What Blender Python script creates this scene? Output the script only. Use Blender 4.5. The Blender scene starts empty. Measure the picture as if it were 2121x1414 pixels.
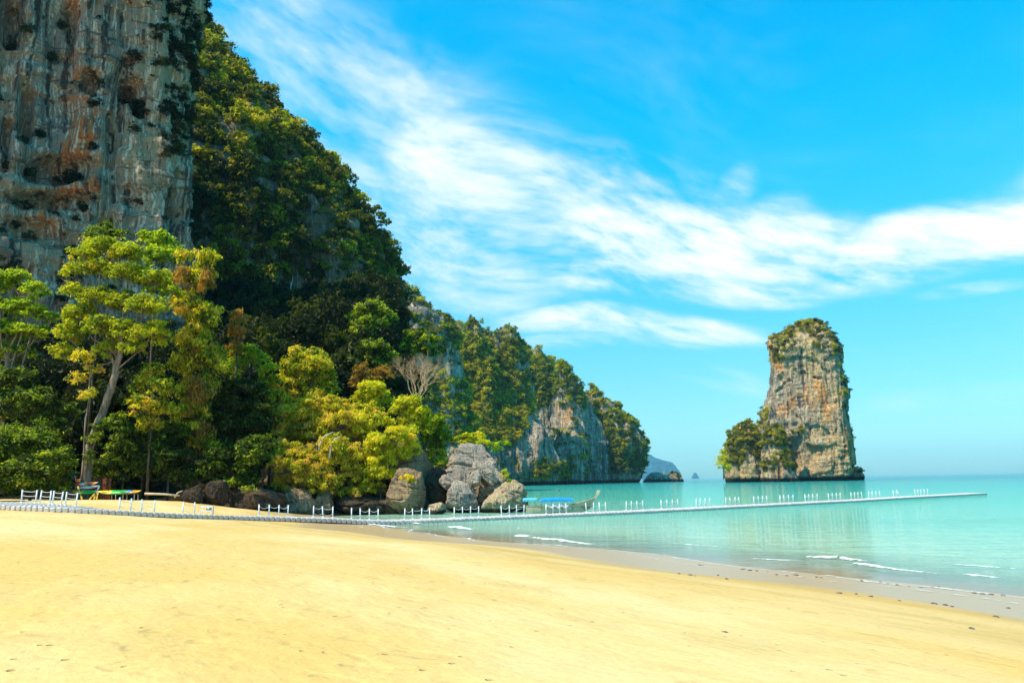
import bpy, bmesh, math, random
import numpy as np
from mathutils import Vector, Matrix, Euler

# ------------------------------------------------------------------ camera, sky, sun, exposure
SC = bpy.context.scene
COL = SC.collection
F = 1650.0; CX, CY = 1060.5, 707.0; CAM_H = 4.1
PITCH = math.atan(289.3 / F); ROLL = math.radians(0.97)
fw = np.array([0, math.cos(PITCH), math.sin(PITCH)])
r0 = np.array([1.0, 0, 0]); u0 = np.array([0, -math.sin(PITCH), math.cos(PITCH)])
RT = r0 * math.cos(ROLL) - u0 * math.sin(ROLL)
UP = u0 * math.cos(ROLL) + r0 * math.sin(ROLL)
CAM = np.array([0, 0, CAM_H])
cd = bpy.data.cameras.new('camera'); cam = bpy.data.objects.new('camera', cd); COL.objects.link(cam)
cd.sensor_width = 36.0; cd.lens = F / 2121.0 * 36.0; cd.clip_start = 0.1; cd.clip_end = 60000
cam.matrix_world = Matrix(((RT[0], UP[0], -fw[0], 0), (RT[1], UP[1], -fw[1], 0), (RT[2], UP[2], -fw[2], CAM_H), (0, 0, 0, 1)))
SC.camera = cam
SC.view_settings.view_transform = 'Standard'; SC.view_settings.look = 'None'
SC.view_settings.gamma = 1.0; SC.view_settings.use_curve_mapping = False
SC.view_settings.exposure = 0.5
SC.render.engine = 'CYCLES'
SC.cycles.use_denoising = True
SC.cycles.use_adaptive_sampling = True; SC.cycles.adaptive_threshold = 0.015; SC.cycles.adaptive_min_samples = 12
SC.cycles.max_bounces = 6; SC.cycles.diffuse_bounces = 2; SC.cycles.glossy_bounces = 3
SC.cycles.transmission_bounces = 4; SC.cycles.transparent_max_bounces = 8; SC.cycles.volume_bounces = 0
SC.cycles.sample_clamp_indirect = 4.0

SUN_EL = math.radians(55); sh = np.array([-0.86, -0.48]); sh = sh / np.linalg.norm(sh)
SUN = Vector((sh[0] * math.cos(SUN_EL), sh[1] * math.cos(SUN_EL), math.sin(SUN_EL)))
sd = bpy.data.lights.new('sun', 'SUN'); sd.energy = 5.0; sd.angle = math.radians(0.5); sd.color = (1.0, 0.87, 0.66)
sun = bpy.data.objects.new('sun', sd); COL.objects.link(sun)
sun.rotation_euler = SUN.to_track_quat('Z', 'Y').to_euler(); sun.location = (-60, -40, 80)

def ray(px, py):
    return fw + RT * ((px - CX) / F) - UP * ((py - CY) / F)
def P(px, py, Y):
    d = ray(px, py); return CAM + d * (Y / d[1])
def GZ(px, py, z=0.0):
    d = ray(px, py); return CAM + d * ((z - CAM_H) / d[2])
def proj(V):
    D = np.asarray(V) - CAM; w = D @ fw
    w = np.where(np.abs(w) < 1e-6, 1e-6, w)
    return CX + F * (D @ RT) / w, CY - F * (D @ UP) / w

# ------------------------------------------------------------------ node helper
class NB:
    def __init__(s, tree): s.t = tree; tree.nodes.clear()
    def node(s, typ, ins=None, **kw):
        n = s.t.nodes.new(typ)
        for k, v in kw.items(): setattr(n, k, v)
        for k, v in (ins or {}).items(): s.set(n.inputs[k], v)
        return n
    def set(s, sock, v):
        if isinstance(v, bpy.types.NodeSocket): s.t.links.new(v, sock)
        elif isinstance(v, bpy.types.Node): s.t.links.new(v.outputs[0], sock)
        else:
            if sock.type == 'RGBA' and len(v) == 3: v = (*v, 1)
            sock.default_value = v
    def m(s, op, a, b=0.0, c=0.0, clamp=False):
        n = s.t.nodes.new('ShaderNodeMath'); n.operation = op; n.use_clamp = clamp
        s.set(n.inputs[0], a); s.set(n.inputs[1], b); s.set(n.inputs[2], c); return n.outputs[0]
    def ss(s, x, lo, hi):
        n = s.node('ShaderNodeMapRange', interpolation_type='SMOOTHSTEP')
        s.set(n.inputs[0], x); s.set(n.inputs[1], lo); s.set(n.inputs[2], hi); return n.outputs[0]
    def mix(s, f, a, b, blend='MIX'):
        n = s.t.nodes.new('ShaderNodeMix'); n.data_type = 'RGBA'; n.blend_type = blend
        s.set(n.inputs[0], f); s.set(n.inputs[6], a); s.set(n.inputs[7], b); return n.outputs[2]
    def noise(s, vec, scale, detail=4, rough=0.55, dist=0.0, dim='3D'):
        n = s.node('ShaderNodeTexNoise', noise_dimensions=dim); s.set(n.inputs['Vector'], vec); n.inputs['Scale'].default_value = scale
        n.inputs['Detail'].default_value = detail; n.inputs['Roughness'].default_value = rough
        n.inputs['Distortion'].default_value = dist; return n.outputs[0]
    def vscale(s, vec, sc, rot=(0, 0, 0)):
        n = s.node('ShaderNodeMapping'); s.set(n.inputs['Vector'], vec); n.inputs['Scale'].default_value = sc
        n.inputs['Rotation'].default_value = rot; return n.outputs[0]
    def ramp(s, f, stops, interp='LINEAR'):
        n = s.t.nodes.new('ShaderNodeValToRGB'); cr = n.color_ramp; cr.interpolation = interp
        while len(cr.elements) > 1: cr.elements.remove(cr.elements[-1])
        cr.elements[0].position = stops[0][0]; cr.elements[0].color = (*stops[0][1], 1)
        for p, c in stops[1:]:
            e = cr.elements.new(p); e.color = (*c, 1)
        s.set(n.inputs[0], f); return n.outputs[0]
    def bump(s, h, dist, strength=1.0, normal=None):
        n = s.node('ShaderNodeBump'); s.set(n.inputs['Height'], h); n.inputs['Distance'].default_value = dist
        n.inputs['Strength'].default_value = strength
        if normal is not None: s.set(n.inputs['Normal'], normal)
        return n.outputs[0]
    def bsdf(s, col, rough=0.6, spec=0.3, normal=None, **kw):
        n = s.node('ShaderNodeBsdfPrincipled'); s.set(n.inputs['Base Color'], col); s.set(n.inputs['Roughness'], rough)
        s.set(n.inputs['Specular IOR Level'], spec)
        if normal is not None: s.set(n.inputs['Normal'], normal)
        for k, v in kw.items(): s.set(n.inputs[k], v)
        return n.outputs[0]
    def out(s, sh): s.node('ShaderNodeOutputMaterial', {'Surface': sh})

def newmat(name):
    m = bpy.data.materials.new(name); m.use_nodes = True; return m, NB(m.node_tree)

# ------------------------------------------------------------------ world: daylight sky with cirrus
world = bpy.data.worlds.new('World'); SC.world = world; world.use_nodes = True
def build_world():
    b = NB(world.node_tree)
    sky = b.node('ShaderNodeTexSky', sky_type='NISHITA', sun_disc=False, sun_elevation=SUN_EL,
                 sun_rotation=math.atan2(SUN.x, SUN.y), altitude=0, air_density=1.0, dust_density=0.6, ozone_density=1.5)
    tc = b.node('ShaderNodeTexCoord')
    sep = b.node('ShaderNodeSeparateXYZ', {0: tc.outputs['Generated']})
    x, y, z = sep.outputs
    az = b.m('ARCTAN2', x, y); el = b.m('ARCSINE', z)
    # the strong polarised cyan of the print: deeper overhead, paler at the sea line
    tint = b.mix(b.ss(el, 0.0, 0.48), (0.62, 1.12, 1.28), (0.0, 1.98, 2.32))
    skyc = b.mix(1.0, sky.outputs[0], tint, 'MULTIPLY')
    uv = b.node('ShaderNodeCombineXYZ', {0: az, 1: el, 2: 0.0}).outputs[0]
    warp = b.node('ShaderNodeTexNoise', noise_dimensions='2D'); b.set(warp.inputs['Vector'], uv); warp.inputs['Scale'].default_value = 2.2
    warp.inputs['Detail'].default_value = 1.5
    wv = b.node('ShaderNodeVectorMath', operation='MULTIPLY_ADD')
    b.set(wv.inputs[0], warp.outputs['Color']); wv.inputs[1].default_value = (0.22, 0.10, 0); b.set(wv.inputs[2], uv)
    w = wv.outputs[0]
    st1 = b.noise(b.vscale(b.vscale(w, (1, 1, 1), (0, 0, 0.20)), (3.4, 10, 1)), 1.0, 6, 0.62, dim='2D')
    st2 = b.noise(b.vscale(b.vscale(w, (1, 1, 1), (0, 0, 0.34)), (7, 24, 1)), 1.0, 4, 0.62, dim='2D')
    stk = b.m('ADD', b.m('MULTIPLY', st1, 0.65), b.m('MULTIPLY', st2, 0.35))
    def ae(px, py):
        d = ray(px, py); d = d / np.linalg.norm(d); return math.atan2(d[0], d[1]), math.asin(d[2])
    sep2 = b.node('ShaderNodeSeparateXYZ', {0: w}); wa, we = sep2.outputs[0], sep2.outputs[1]
    wa = b.m('SUBTRACT', wa, 0.11); we = b.m('SUBTRACT', we, 0.05)
    tot = None
    # cloud banks: end points of a stroke, half thickness (in pixels of the photo), weight
    for (ax, ay, bx, by, th, wt) in [
            (420, 40, 1000, 310, 150, 0.34), (900, 300, 1250, 480, 130, 0.64), (1150, 470, 1750, 490, 100, 0.95),
            (1000, 570, 1700, 585, 38, 0.9), (1640, 545, 2200, 440, 70, 1.0), (1440, 440, 1570, 330, 40, 0.30), (1560, 430, 1680, 400, 50, 0.4),
            (1130, 665, 1540, 685, 34, 1.0), (1060, 708, 1450, 716, 18, 0.6), (820, 470, 1150, 560, 110, 0.62), (900, 300, 1450, 360, 60, 0.45),
            (2060, 500, 2300, 490, 40, 0.7), (1900, 605, 2100, 590, 16, 0.45), (1380, 770, 1560, 800, 28, 0.32),
            (1780, 815, 2150, 800, 22, 0.34), (740, 400, 900, 620, 110, 0.55), (2300, 420, 2900, 300, 110, 0.9), (-900, 200, 100, -60, 160, 0.7)]:
        a0, e0 = ae(ax, ay); a1, e1 = ae(bx, by)
        L = math.hypot(a1 - a0, e1 - e0); dx, dy = (a1 - a0) / L, (e1 - e0) / L; t = th / F
        cxm, cym = (a0 + a1) / 2, (e0 + e1) / 2
        da = b.m('SUBTRACT', wa, cxm); de = b.m('SUBTRACT', we, cym)
        along = b.m('ADD', b.m('MULTIPLY', da, dx), b.m('MULTIPLY', de, dy))
        perp = b.m('SUBTRACT', b.m('MULTIPLY', de, dx), b.m('MULTIPLY', da, dy))
        q = b.m('ADD', b.m('POWER', b.m('DIVIDE', b.m('ABSOLUTE', along), L / 2 + t), 2.5), b.m('POWER', b.m('DIVIDE', b.m('ABSOLUTE', perp), t), 2.0))
        v = b.m('MULTIPLY', b.ss(q, 1.6, 0.0), wt)
        tot = v if tot is None else b.m('MAXIMUM', tot, v)
    dens = b.m('ADD', b.m('MULTIPLY', tot, 0.66), b.m('MULTIPLY', b.m('SUBTRACT', stk, 0.48), b.m('ADD', 0.55, b.m('MULTIPLY', tot, 3.9))))
    cov = b.m('MULTIPLY', b.ss(dens, -0.04, 0.98), 0.97)
    cov = b.m('MULTIPLY', cov, b.ss(el, 0.02, 0.12))
    col = b.mix(cov, skyc, (8.0, 8.4, 8.6))
    bg = b.node('ShaderNodeBackground', {'Color': col, 'Strength': 0.1})
    b.node('ShaderNodeOutputWorld', {'Surface': bg.outputs[0]})
build_world()
world.cycles.sampling_method = 'MANUAL'; world.cycles.sample_map_resolution = 256

# ------------------------------------------------------------------ numpy noise
def _hash(ix, iy, iz, seed):
    h = (ix.astype(np.uint32) * np.uint32(374761393) + iy.astype(np.uint32) * np.uint32(668265263)
         + iz.astype(np.uint32) * np.uint32(2147483647) + np.uint32(seed * 974711 % 4294967291))
    h = (h ^ (h >> np.uint32(13))) * np.uint32(1274126177)
    h = (h ^ (h >> np.uint32(16))) * np.uint32(2246822519)
    h = h ^ (h >> np.uint32(15))
    return (h & np.uint32(0xFFFFFF)).astype(np.float32) / 16777215.0
def vnoise(p, seed=0):
    with np.errstate(over='ignore'):
        i = np.floor(p).astype(np.int64); f = (p - i).astype(np.float32); f = f * f * (3 - 2 * f)
        x, y, z = i[..., 0], i[..., 1], i[..., 2]; r = 0
        for a in (0, 1):
            wx = f[..., 0] if a else 1 - f[..., 0]
            for b_ in (0, 1):
                wy = f[..., 1] if b_ else 1 - f[..., 1]
                for c in (0, 1):
                    wz = f[..., 2] if c else 1 - f[..., 2]
                    r = r + wx * wy * wz * _hash(x + a, y + b_, z + c, seed)
    return r * 2 - 1
def fbm(p, seed=0, oct=4, gain=0.5):
    r = 0; a = 1; q = np.array(p, dtype=np.float64)
    for k in range(oct):
        r = r + a * vnoise(q, seed + k * 17); q = q * 2.03 + 11.3; a *= gain
    return r
def ridged(p, seed=0, oct=3):
    r = 0; a = 1; q = np.array(p, dtype=np.float64)
    for k in range(oct):
        r = r + a * (1 - 2 * np.abs(vnoise(q, seed + k * 31))); q = q * 2.1 + 5.1; a *= 0.5
    return r
def sstep(x, lo, hi):
    t = np.clip((np.asarray(x, float) - lo) / (hi - lo), 0, 1); return t * t * (3 - 2 * t)

# ------------------------------------------------------------------ mesh / object helpers
def mesh_np(name, V, Q=None, T=None, mat=None, smooth=True, attrs=None):
    me = bpy.data.meshes.new(name); V = np.asarray(V, dtype=np.float32)
    Q = np.zeros((0, 4), int) if Q is None else np.asarray(Q).reshape(-1, 4)
    T = np.zeros((0, 3), int) if T is None else np.asarray(T).reshape(-1, 3)
    me.vertices.add(len(V)); me.vertices.foreach_set('co', V.ravel())
    nl = len(Q) * 4 + len(T) * 3; me.loops.add(nl)
    me.loops.foreach_set('vertex_index', np.concatenate([Q.ravel(), T.ravel()]).astype(np.int32))
    n = len(Q) + len(T); me.polygons.add(n)
    starts = np.concatenate([np.arange(len(Q)) * 4, len(Q) * 4 + np.arange(len(T)) * 3]).astype(np.int32)
    me.polygons.foreach_set('loop_start', starts)
    me.polygons.foreach_set('use_smooth', np.full(n, smooth))
    me.update(calc_edges=True); me.validate()
    for k, (typ, data) in (attrs or {}).items():
        at = me.attributes.new(k, typ, 'POINT')
        at.data.foreach_set('vector' if typ == 'FLOAT_VECTOR' else 'value', np.asarray(data).ravel())
    if mat is not None: me.materials.append(mat)
    return me
def link(name, me, parent=None):
    o = bpy.data.objects.new(name, me); COL.objects.link(o)
    if parent is not None: o.parent = parent
    return o
def tag(o, label=None, cat=None, group=None, kind=None):
    if label: o['label'] = label
    if cat: o['category'] = cat
    if group: o['group'] = group
    if kind: o['kind'] = kind
    return o
def empty(name, loc, label, cat, group=None):
    o = bpy.data.objects.new(name, None); COL.objects.link(o); o.location = tuple(loc); o.empty_display_size = 0.3
    return tag(o, label, cat, group)
def off(V, parent):
    return np.asarray(V, float) - (np.array(parent.location) if parent is not None else 0)
class MB:
    """collects vertices, quads and triangles of ONE mesh (world coordinates)"""
    def __init__(s): s.V = []; s.Q = []; s.T = []; s.n = 0
    def add(s, V, Q=None, T=None):
        V = np.asarray(V, float).reshape(-1, 3)
        s.V.append(V)
        if Q is not None and len(Q): s.Q.append(np.asarray(Q).reshape(-1, 4) + s.n)
        if T is not None and len(T): s.T.append(np.asarray(T).reshape(-1, 3) + s.n)
        s.n += len(V); return s
    def tube(s, path, rad, n=6, cap=True):
        path = np.asarray(path, float); rad = np.broadcast_to(np.asarray(rad, float), (len(path),))
        tg = np.gradient(path, axis=0); tg /= np.linalg.norm(tg, axis=1)[:, None] + 1e-9
        ref = np.array([0.3, 0.9, 0.1]) if abs(tg[0][2]) > 0.7 else np.array([0, 0, 1.0])
        V = []
        for p, t, r in zip(path, tg, rad):
            a = np.cross(t, ref); a /= np.linalg.norm(a) + 1e-9; c = np.cross(t, a)
            th = np.arange(n) * 2 * math.pi / n
            V.append(p + r * (np.cos(th)[:, None] * a + np.sin(th)[:, None] * c))
        V = np.concatenate(V); k = len(path); Q = []
        for i in range(k - 1):
            for j in range(n):
                Q.append((i * n + j, i * n + (j + 1) % n, (i + 1) * n + (j + 1) % n, (i + 1) * n + j))
        T = []
        if cap:
            V = np.vstack([V, path[0], path[-1]]); a, c = k * n, k * n + 1
            for j in range(n):
                T.append((a, (j + 1) % n, j)); T.append((c, (k - 1) * n + j, (k - 1) * n + (j + 1) % n))
        return s.add(V, Q, T)
    def box(s, c, h, R=None):
        c = np.asarray(c, float); sg = np.array([(x, y, z) for x in (-1, 1) for y in (-1, 1) for z in (-1, 1)], float)
        V = sg * np.asarray(h, float)
        if R is not None: V = V @ np.asarray(R).T
        return s.add(V + c, [(0, 1, 3, 2), (4, 6, 7, 5), (0, 4, 5, 1), (2, 3, 7, 6), (0, 2, 6, 4), (1, 5, 7, 3)])
    def grid(s, V3):
        V3 = np.asarray(V3, float); a, b_ = V3.shape[:2]
        i = np.arange(a * b_).reshape(a, b_)
        Q = np.stack([i[:-1, :-1], i[1:, :-1], i[1:, 1:], i[:-1, 1:]], -1).reshape(-1, 4)
        return s.add(V3.reshape(-1, 3), Q)
    def build(s, name, mat, parent=None, smooth=True):
        V = np.concatenate(s.V); Q = np.concatenate(s.Q) if s.Q else None; T = np.concatenate(s.T) if s.T else None
        return link(name, mesh_np(name, off(V, parent), Q, T, mat, smooth), parent)
def rz(a):
    c, s_ = math.cos(a), math.sin(a); return np.array([[c, -s_, 0], [s_, c, 0], [0, 0, 1]])

# ------------------------------------------------------------------ materials
def rock_mat(name, s=1.0, grey=(0.33, 0.31, 0.27), tan=(0.42, 0.34, 0.24), orange=(0.50, 0.20, 0.05), org=0.60, dark=(0.05, 0.05, 0.055), drk=0.55, light=(0.56, 0.53, 0.46), bumpd=0.6, wetz=None, strat=0.5):
    m, b = newmat(name)
    pos = b.node('ShaderNodeNewGeometry').outputs['Position']
    wrp = b.node('ShaderNodeTexNoise'); b.set(wrp.inputs['Vector'], pos); wrp.inputs['Scale'].default_value = 0.08 / s; wrp.inputs['Detail'].default_value = 3
    wv = b.node('ShaderNodeVectorMath', operation='MULTIPLY_ADD'); b.set(wv.inputs[0], wrp.outputs['Color']); wv.inputs[1].default_value = (3.2 * s, 3.2 * s, 5 * s); b.set(wv.inputs[2], pos)
    w = wv.outputs[0]
    zone = b.noise(w, 0.035 / s, 4, 0.6)
    zone2 = b.noise(b.vscale(w, (1, 1, 0.45)), 0.06 / s, 5, 0.62)
    streak = b.noise(b.vscale(w, (0.55 / s, 0.55 / s, 0.035 / s)), 1.0, 5, 0.6)
    streak2 = b.noise(b.vscale(w, (1.3 / s, 1.3 / s, 0.07 / s)), 1.0, 4, 0.6)
    strata = b.noise(b.vscale(w, (0.05 / s, 0.05 / s, 0.75 / s), (0.35, 0.25, 0)), 1.0, 4, 0.6)
    fine = b.noise(pos, 1.1 / s, 6, 0.65)
    c = b.mix(b.ss(zone, 0.40, 0.60), grey, tan)
    c = b.mix(b.m('MULTIPLY', b.ss(zone2, org, org + 0.10), 0.85), c, orange)
    c = b.mix(b.m('MULTIPLY', b.ss(streak2, 0.51, 0.62), 0.8), c, light)
    c = b.mix(b.m('MULTIPLY', b.ss(streak, drk, drk + 0.14), 0.88), c, dark)
    c = b.mix(b.m('MULTIPLY', b.ss(strata, 0.58, 0.66), strat), c, tuple(x * 0.35 for x in grey))
    c = b.mix(b.m('MULTIPLY', b.ss(b.noise(w, 0.16 / s, 5, 0.7), 0.60, 0.68), 0.7), c, tuple(x * 1.4 for x in dark))
    dash = b.noise(b.vscale(w, (1.9 / s, 1.9 / s, 0.30 / s), (0.0, 0.18, 0)), 1.0, 3, 0.6)
    crack = b.m('MULTIPLY', b.ss(dash, 0.60, 0.70), b.ss(zone2, 0.40, 0.55))
    c = b.mix(b.m('MULTIPLY', crack, 0.85), c, tuple(x * 1.1 for x in dark))
    c = b.mix(0.55, c, b.ramp(fine, [(0.25, (0.35, 0.35, 0.35)), (0.5, (1, 1, 1)), (0.8, (1.4, 1.35, 1.25))]), 'MULTIPLY')
    if wetz:
        z = b.node('ShaderNodeSeparateXYZ', {0: pos}).outputs[2]
        zz = b.m('ADD', z, b.m('MULTIPLY', b.m('SUBTRACT', fine, 0.5), wetz * 0.9))
        c = b.mix(b.ss(zz, wetz * 1.25, wetz * 0.6), c, (0.03, 0.026, 0.02))
    h = b.m('ADD', b.m('MULTIPLY', fine, 1.2), b.m('ADD', b.m('MULTIPLY', streak2, 1.0), b.m('SUBTRACT', b.m('MULTIPLY', strata, 0.9), b.m('MULTIPLY', crack, 0.5))))
    b.out(b.bsdf(c, 0.9, 0.15, b.bump(h, bumpd * s, 0.9)))
    return m

def leaf_mat(name, stops, inst=False, trans=0.45):
    m, b = newmat(name)
    a = b.node('ShaderNodeAttribute', attribute_name='t'); t = a.outputs['Fac']
    if inst:
        a2 = b.node('ShaderNodeAttribute', attribute_name='tint', attribute_type='INSTANCER')
        t = b.m('ADD', b.m('MULTIPLY', t, 0.35), b.m('MULTIPLY', a2.outputs['Fac'], 0.65))
    c = b.ramp(t, stops)
    back = b.mix(1.0, c, (1.7, 1.75, 0.5), 'MULTIPLY')
    d = b.bsdf(c, 0.5, 0.22); tr = b.node('ShaderNodeBsdfTranslucent', {'Color': back})
    mx = b.node('ShaderNodeMixShader', {0: trans, 1: d, 2: tr.outputs[0]})
    b.out(mx.outputs[0]); return m

def plain(name, col, rough=0.6, spec=0.3, var=0.15, sc=3.0, **kw):
    m, b = newmat(name)
    pos = b.node('ShaderNodeNewGeometry').outputs['Position']
    n = b.noise(pos, sc, 5, 0.65)
    c = b.mix(1.0, col, b.ramp(n, [(0.25, (1 - var * 1.6,) * 3), (0.75, (1 + var,) * 3)]), 'MULTIPLY')
    b.out(b.bsdf(c, rough, spec, **kw)); return m

def bark_mat(name, c1, c2):
    m, b = newmat(name)
    pos = b.node('ShaderNodeNewGeometry').outputs['Position']
    n = b.noise(b.vscale(pos, (4, 4, 0.7)), 1.0, 5, 0.65); n2 = b.noise(pos, 0.9, 3)
    c = b.mix(b.ss(n, 0.4, 0.62), c1, c2); c = b.mix(b.m('MULTIPLY', b.ss(n2, 0.5, 0.7), 0.5), c, (0.10, 0.075, 0.04))
    b.out(b.bsdf(c, 0.85, 0.1, b.bump(n, 0.06))); return m

M = {}
M['cliff'] = rock_mat('limestone_cliff', 1.0, grey=(0.27, 0.20, 0.145), tan=(0.36, 0.245, 0.145), orange=(0.46, 0.13, 0.028), org=0.545, drk=0.505, light=(0.66, 0.53, 0.39), dark=(0.028, 0.024, 0.022), strat=0.8)
M['mount'] = rock_mat('limestone_mountain', 1.6, grey=(0.17, 0.115, 0.072), tan=(0.25, 0.16, 0.088), orange=(0.22, 0.10, 0.03), org=0.6, drk=0.52, light=(0.34, 0.27, 0.20), bumpd=0.7)
M['karst'] = rock_mat('limestone_far', 2.2, grey=(0.25, 0.195, 0.145), tan=(0.38, 0.275, 0.17), orange=(0.46, 0.21, 0.07), org=0.58, drk=0.515, bumpd=0.7, wetz=4.0)
M['stack'] = rock_mat('limestone_stack', 2.4, grey=(0.30, 0.235, 0.175), tan=(0.52, 0.34, 0.16), orange=(0.68, 0.25, 0.04), org=0.53, drk=0.515, light=(0.66, 0.50, 0.30), bumpd=1.1, wetz=4.0, strat=0.25)
M['boulder'] = rock_mat('boulder_rock', 0.22, grey=(0.33, 0.26, 0.20), tan=(0.43, 0.335, 0.245), orange=(0.36, 0.22, 0.11), org=0.64, drk=0.535, light=(0.56, 0.48, 0.39), bumpd=1.2, strat=0.75, wetz=0.7)
M['boulder_tan'] = rock_mat('boulder_rock_tan', 0.22, wetz=0.6, grey=(0.34, 0.22, 0.12), tan=(0.42, 0.28, 0.14), orange=(0.40, 0.22, 0.07), org=0.58, drk=0.57, bumpd=0.9, strat=0.75)
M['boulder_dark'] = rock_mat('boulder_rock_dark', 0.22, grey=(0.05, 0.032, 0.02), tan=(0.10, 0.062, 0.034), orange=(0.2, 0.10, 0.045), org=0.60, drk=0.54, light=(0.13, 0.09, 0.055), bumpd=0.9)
M['boulder_brown'] = rock_mat('boulder_rock_brown', 0.22, grey=(0.24, 0.145, 0.08), tan=(0.33, 0.205, 0.105), orange=(0.34, 0.17, 0.06), org=0.58, drk=0.55, light=(0.36, 0.28, 0.19), bumpd=0.9, strat=0.75)
M['isle'] = plain('haze_tinted_island_rock', (0.02, 0.09, 0.12), 0.9, 0.1, 0.5, 0.012)  # rock coloured blue, so distance haze is partly in the colour
# foliage palettes: per-leaf tone runs dark to fresh or dry, sun and shade partly coloured in
M['lf_hill'] = leaf_mat('hill_leaves', [(0.0, (0.013, 0.020, 0.002)), (0.30, (0.052, 0.062, 0.005)), (0.52, (0.21, 0.195, 0.010)), (0.74, (0.60, 0.50, 0.02)), (0.88, (0.36, 0.23, 0.04)), (1.0, (0.22, 0.14, 0.07))], True)
M['lf_far'] = leaf_mat('far_leaves', [(0.0, (0.022, 0.042, 0.008)), (0.28, (0.07, 0.10, 0.010)), (0.50, (0.23, 0.245, 0.014)), (0.74, (0.55, 0.49, 0.02)), (0.88, (0.48, 0.32, 0.05)), (1.0, (0.34, 0.22, 0.10))], True)
M['lf_dark'] = leaf_mat('shade_toned_jungle_leaves', [(0.0, (0.006, 0.009, 0.001)), (0.5, (0.018, 0.026, 0.002)), (0.85, (0.09, 0.095, 0.007)), (1.0, (0.22, 0.18, 0.02))], True)  # leaf colour dropped close to black to deepen the jungle shadow
M['lf_green'] = leaf_mat('green_leaves', [(0.0, (0.009, 0.019, 0.002)), (0.45, (0.055, 0.092, 0.005)), (0.75, (0.23, 0.30, 0.013)), (1.0, (0.52, 0.48, 0.03))])
M['lf_bright'] = leaf_mat('bright_leaves', [(0.0, (0.04, 0.09, 0.007)), (0.5, (0.27, 0.37, 0.012)), (1.0, (0.66, 0.63, 0.02))])
M['lf_yellow'] = leaf_mat('yellow_green_leaves', [(0.0, (0.07, 0.10, 0.007)), (0.42, (0.50, 0.49, 0.012)), (0.75, (0.80, 0.68, 0.02)), (1.0, (0.72, 0.38, 0.05))])
M['lf_tall'] = leaf_mat('tall_tree_leaves', [(0.0, (0.05, 0.085, 0.007)), (0.45, (0.30, 0.35, 0.012)), (0.8, (0.64, 0.58, 0.02)), (1.0, (0.55, 0.34, 0.05))])
M['lf_vine'] = leaf_mat('vine_leaves', [(0.0, (0.025, 0.06, 0.005)), (0.33, (0.26, 0.31, 0.010)), (0.58, (0.74, 0.62, 0.02)), (0.82, (0.74, 0.38, 0.08)), (1.0, (0.58, 0.30, 0.18))])
M['lf_dry'] = leaf_mat('dry_vine_leaves', [(0.0, (0.06, 0.06, 0.01)), (0.4, (0.26, 0.16, 0.02)), (0.75, (0.50, 0.24, 0.04)), (1.0, (0.40, 0.17, 0.06))])
M['lf_shade'] = leaf_mat('shade_toned_leaves', [(0.0, (0.006, 0.010, 0.001)), (0.5, (0.025, 0.036, 0.003)), (0.9, (0.11, 0.13, 0.012)), (1.0, (0.24, 0.22, 0.02))])  # darkened leaf copy, shade under the trees put into the colour
M['bark'] = bark_mat('pale_bark', (0.17, 0.115, 0.08), (0.34, 0.25, 0.18))
M['bark_dark'] = bark_mat('dark_bark', (0.06, 0.045, 0.03), (0.14, 0.10, 0.07))
M['twig'] = plain('bare_twigs', (0.60, 0.38, 0.22), 0.85, 0.1, 0.25, 1.0)
M['deadwood'] = plain('bleached_wood', (0.62, 0.56, 0.48), 0.8, 0.15, 0.25, 2.0)
M['plastic'] = plain('float_plastic', (0.54, 0.47, 0.43), 0.45, 0.4, 0.16, 2.5)
M['post'] = plain('white_post_plastic', (0.82, 0.82, 0.80), 0.4, 0.4, 0.10, 4.0)
M['rope'] = plain('white_rope', (0.74, 0.72, 0.66), 0.9, 0.1, 0.2, 9.0)
M['wood'] = plain('boat_wood', (0.38, 0.25, 0.14), 0.6, 0.3, 0.35, 3.0)
M['wood_pale'] = plain('weathered_wood', (0.60, 0.47, 0.32), 0.75, 0.2, 0.3, 5.0)
M['wood_dark'] = plain('dark_wood', (0.10, 0.065, 0.04), 0.8, 0.2, 0.3, 5.0)
M['blue'] = plain('blue_tarpaulin', (0.01, 0.26, 0.70), 0.55, 0.3, 0.14, 2.0)
M['teal'] = plain('teal_tarpaulin', (0.10, 0.42, 0.52), 0.55, 0.3, 0.14, 2.0)
M['cloth'] = plain('blue_white_cloth', (0.38, 0.46, 0.66), 0.8, 0.1, 0.5, 3.0)
M['metal'] = plain('grey_metal', (0.25, 0.25, 0.26), 0.4, 0.5, 0.2, 5.0, Metallic=0.8)
M['reed'] = plain('reed_fence_red', (0.30, 0.085, 0.035), 0.8, 0.15, 0.35, 6.0)
M['white'] = plain('white_paint', (0.80, 0.80, 0.78), 0.5, 0.3, 0.08, 3.0)
M['pebble'] = plain('dark_pebble', (0.14, 0.10, 0.07), 0.5, 0.4, 0.4, 10.0)
M['redrib'] = plain('red_ribbon', (0.42, 0.05, 0.04), 0.7, 0.2, 0.2, 6.0)
M['yellowp'] = plain('yellow_plastic', (0.75, 0.45, 0.03), 0.4, 0.4, 0.1, 4.0)

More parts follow.
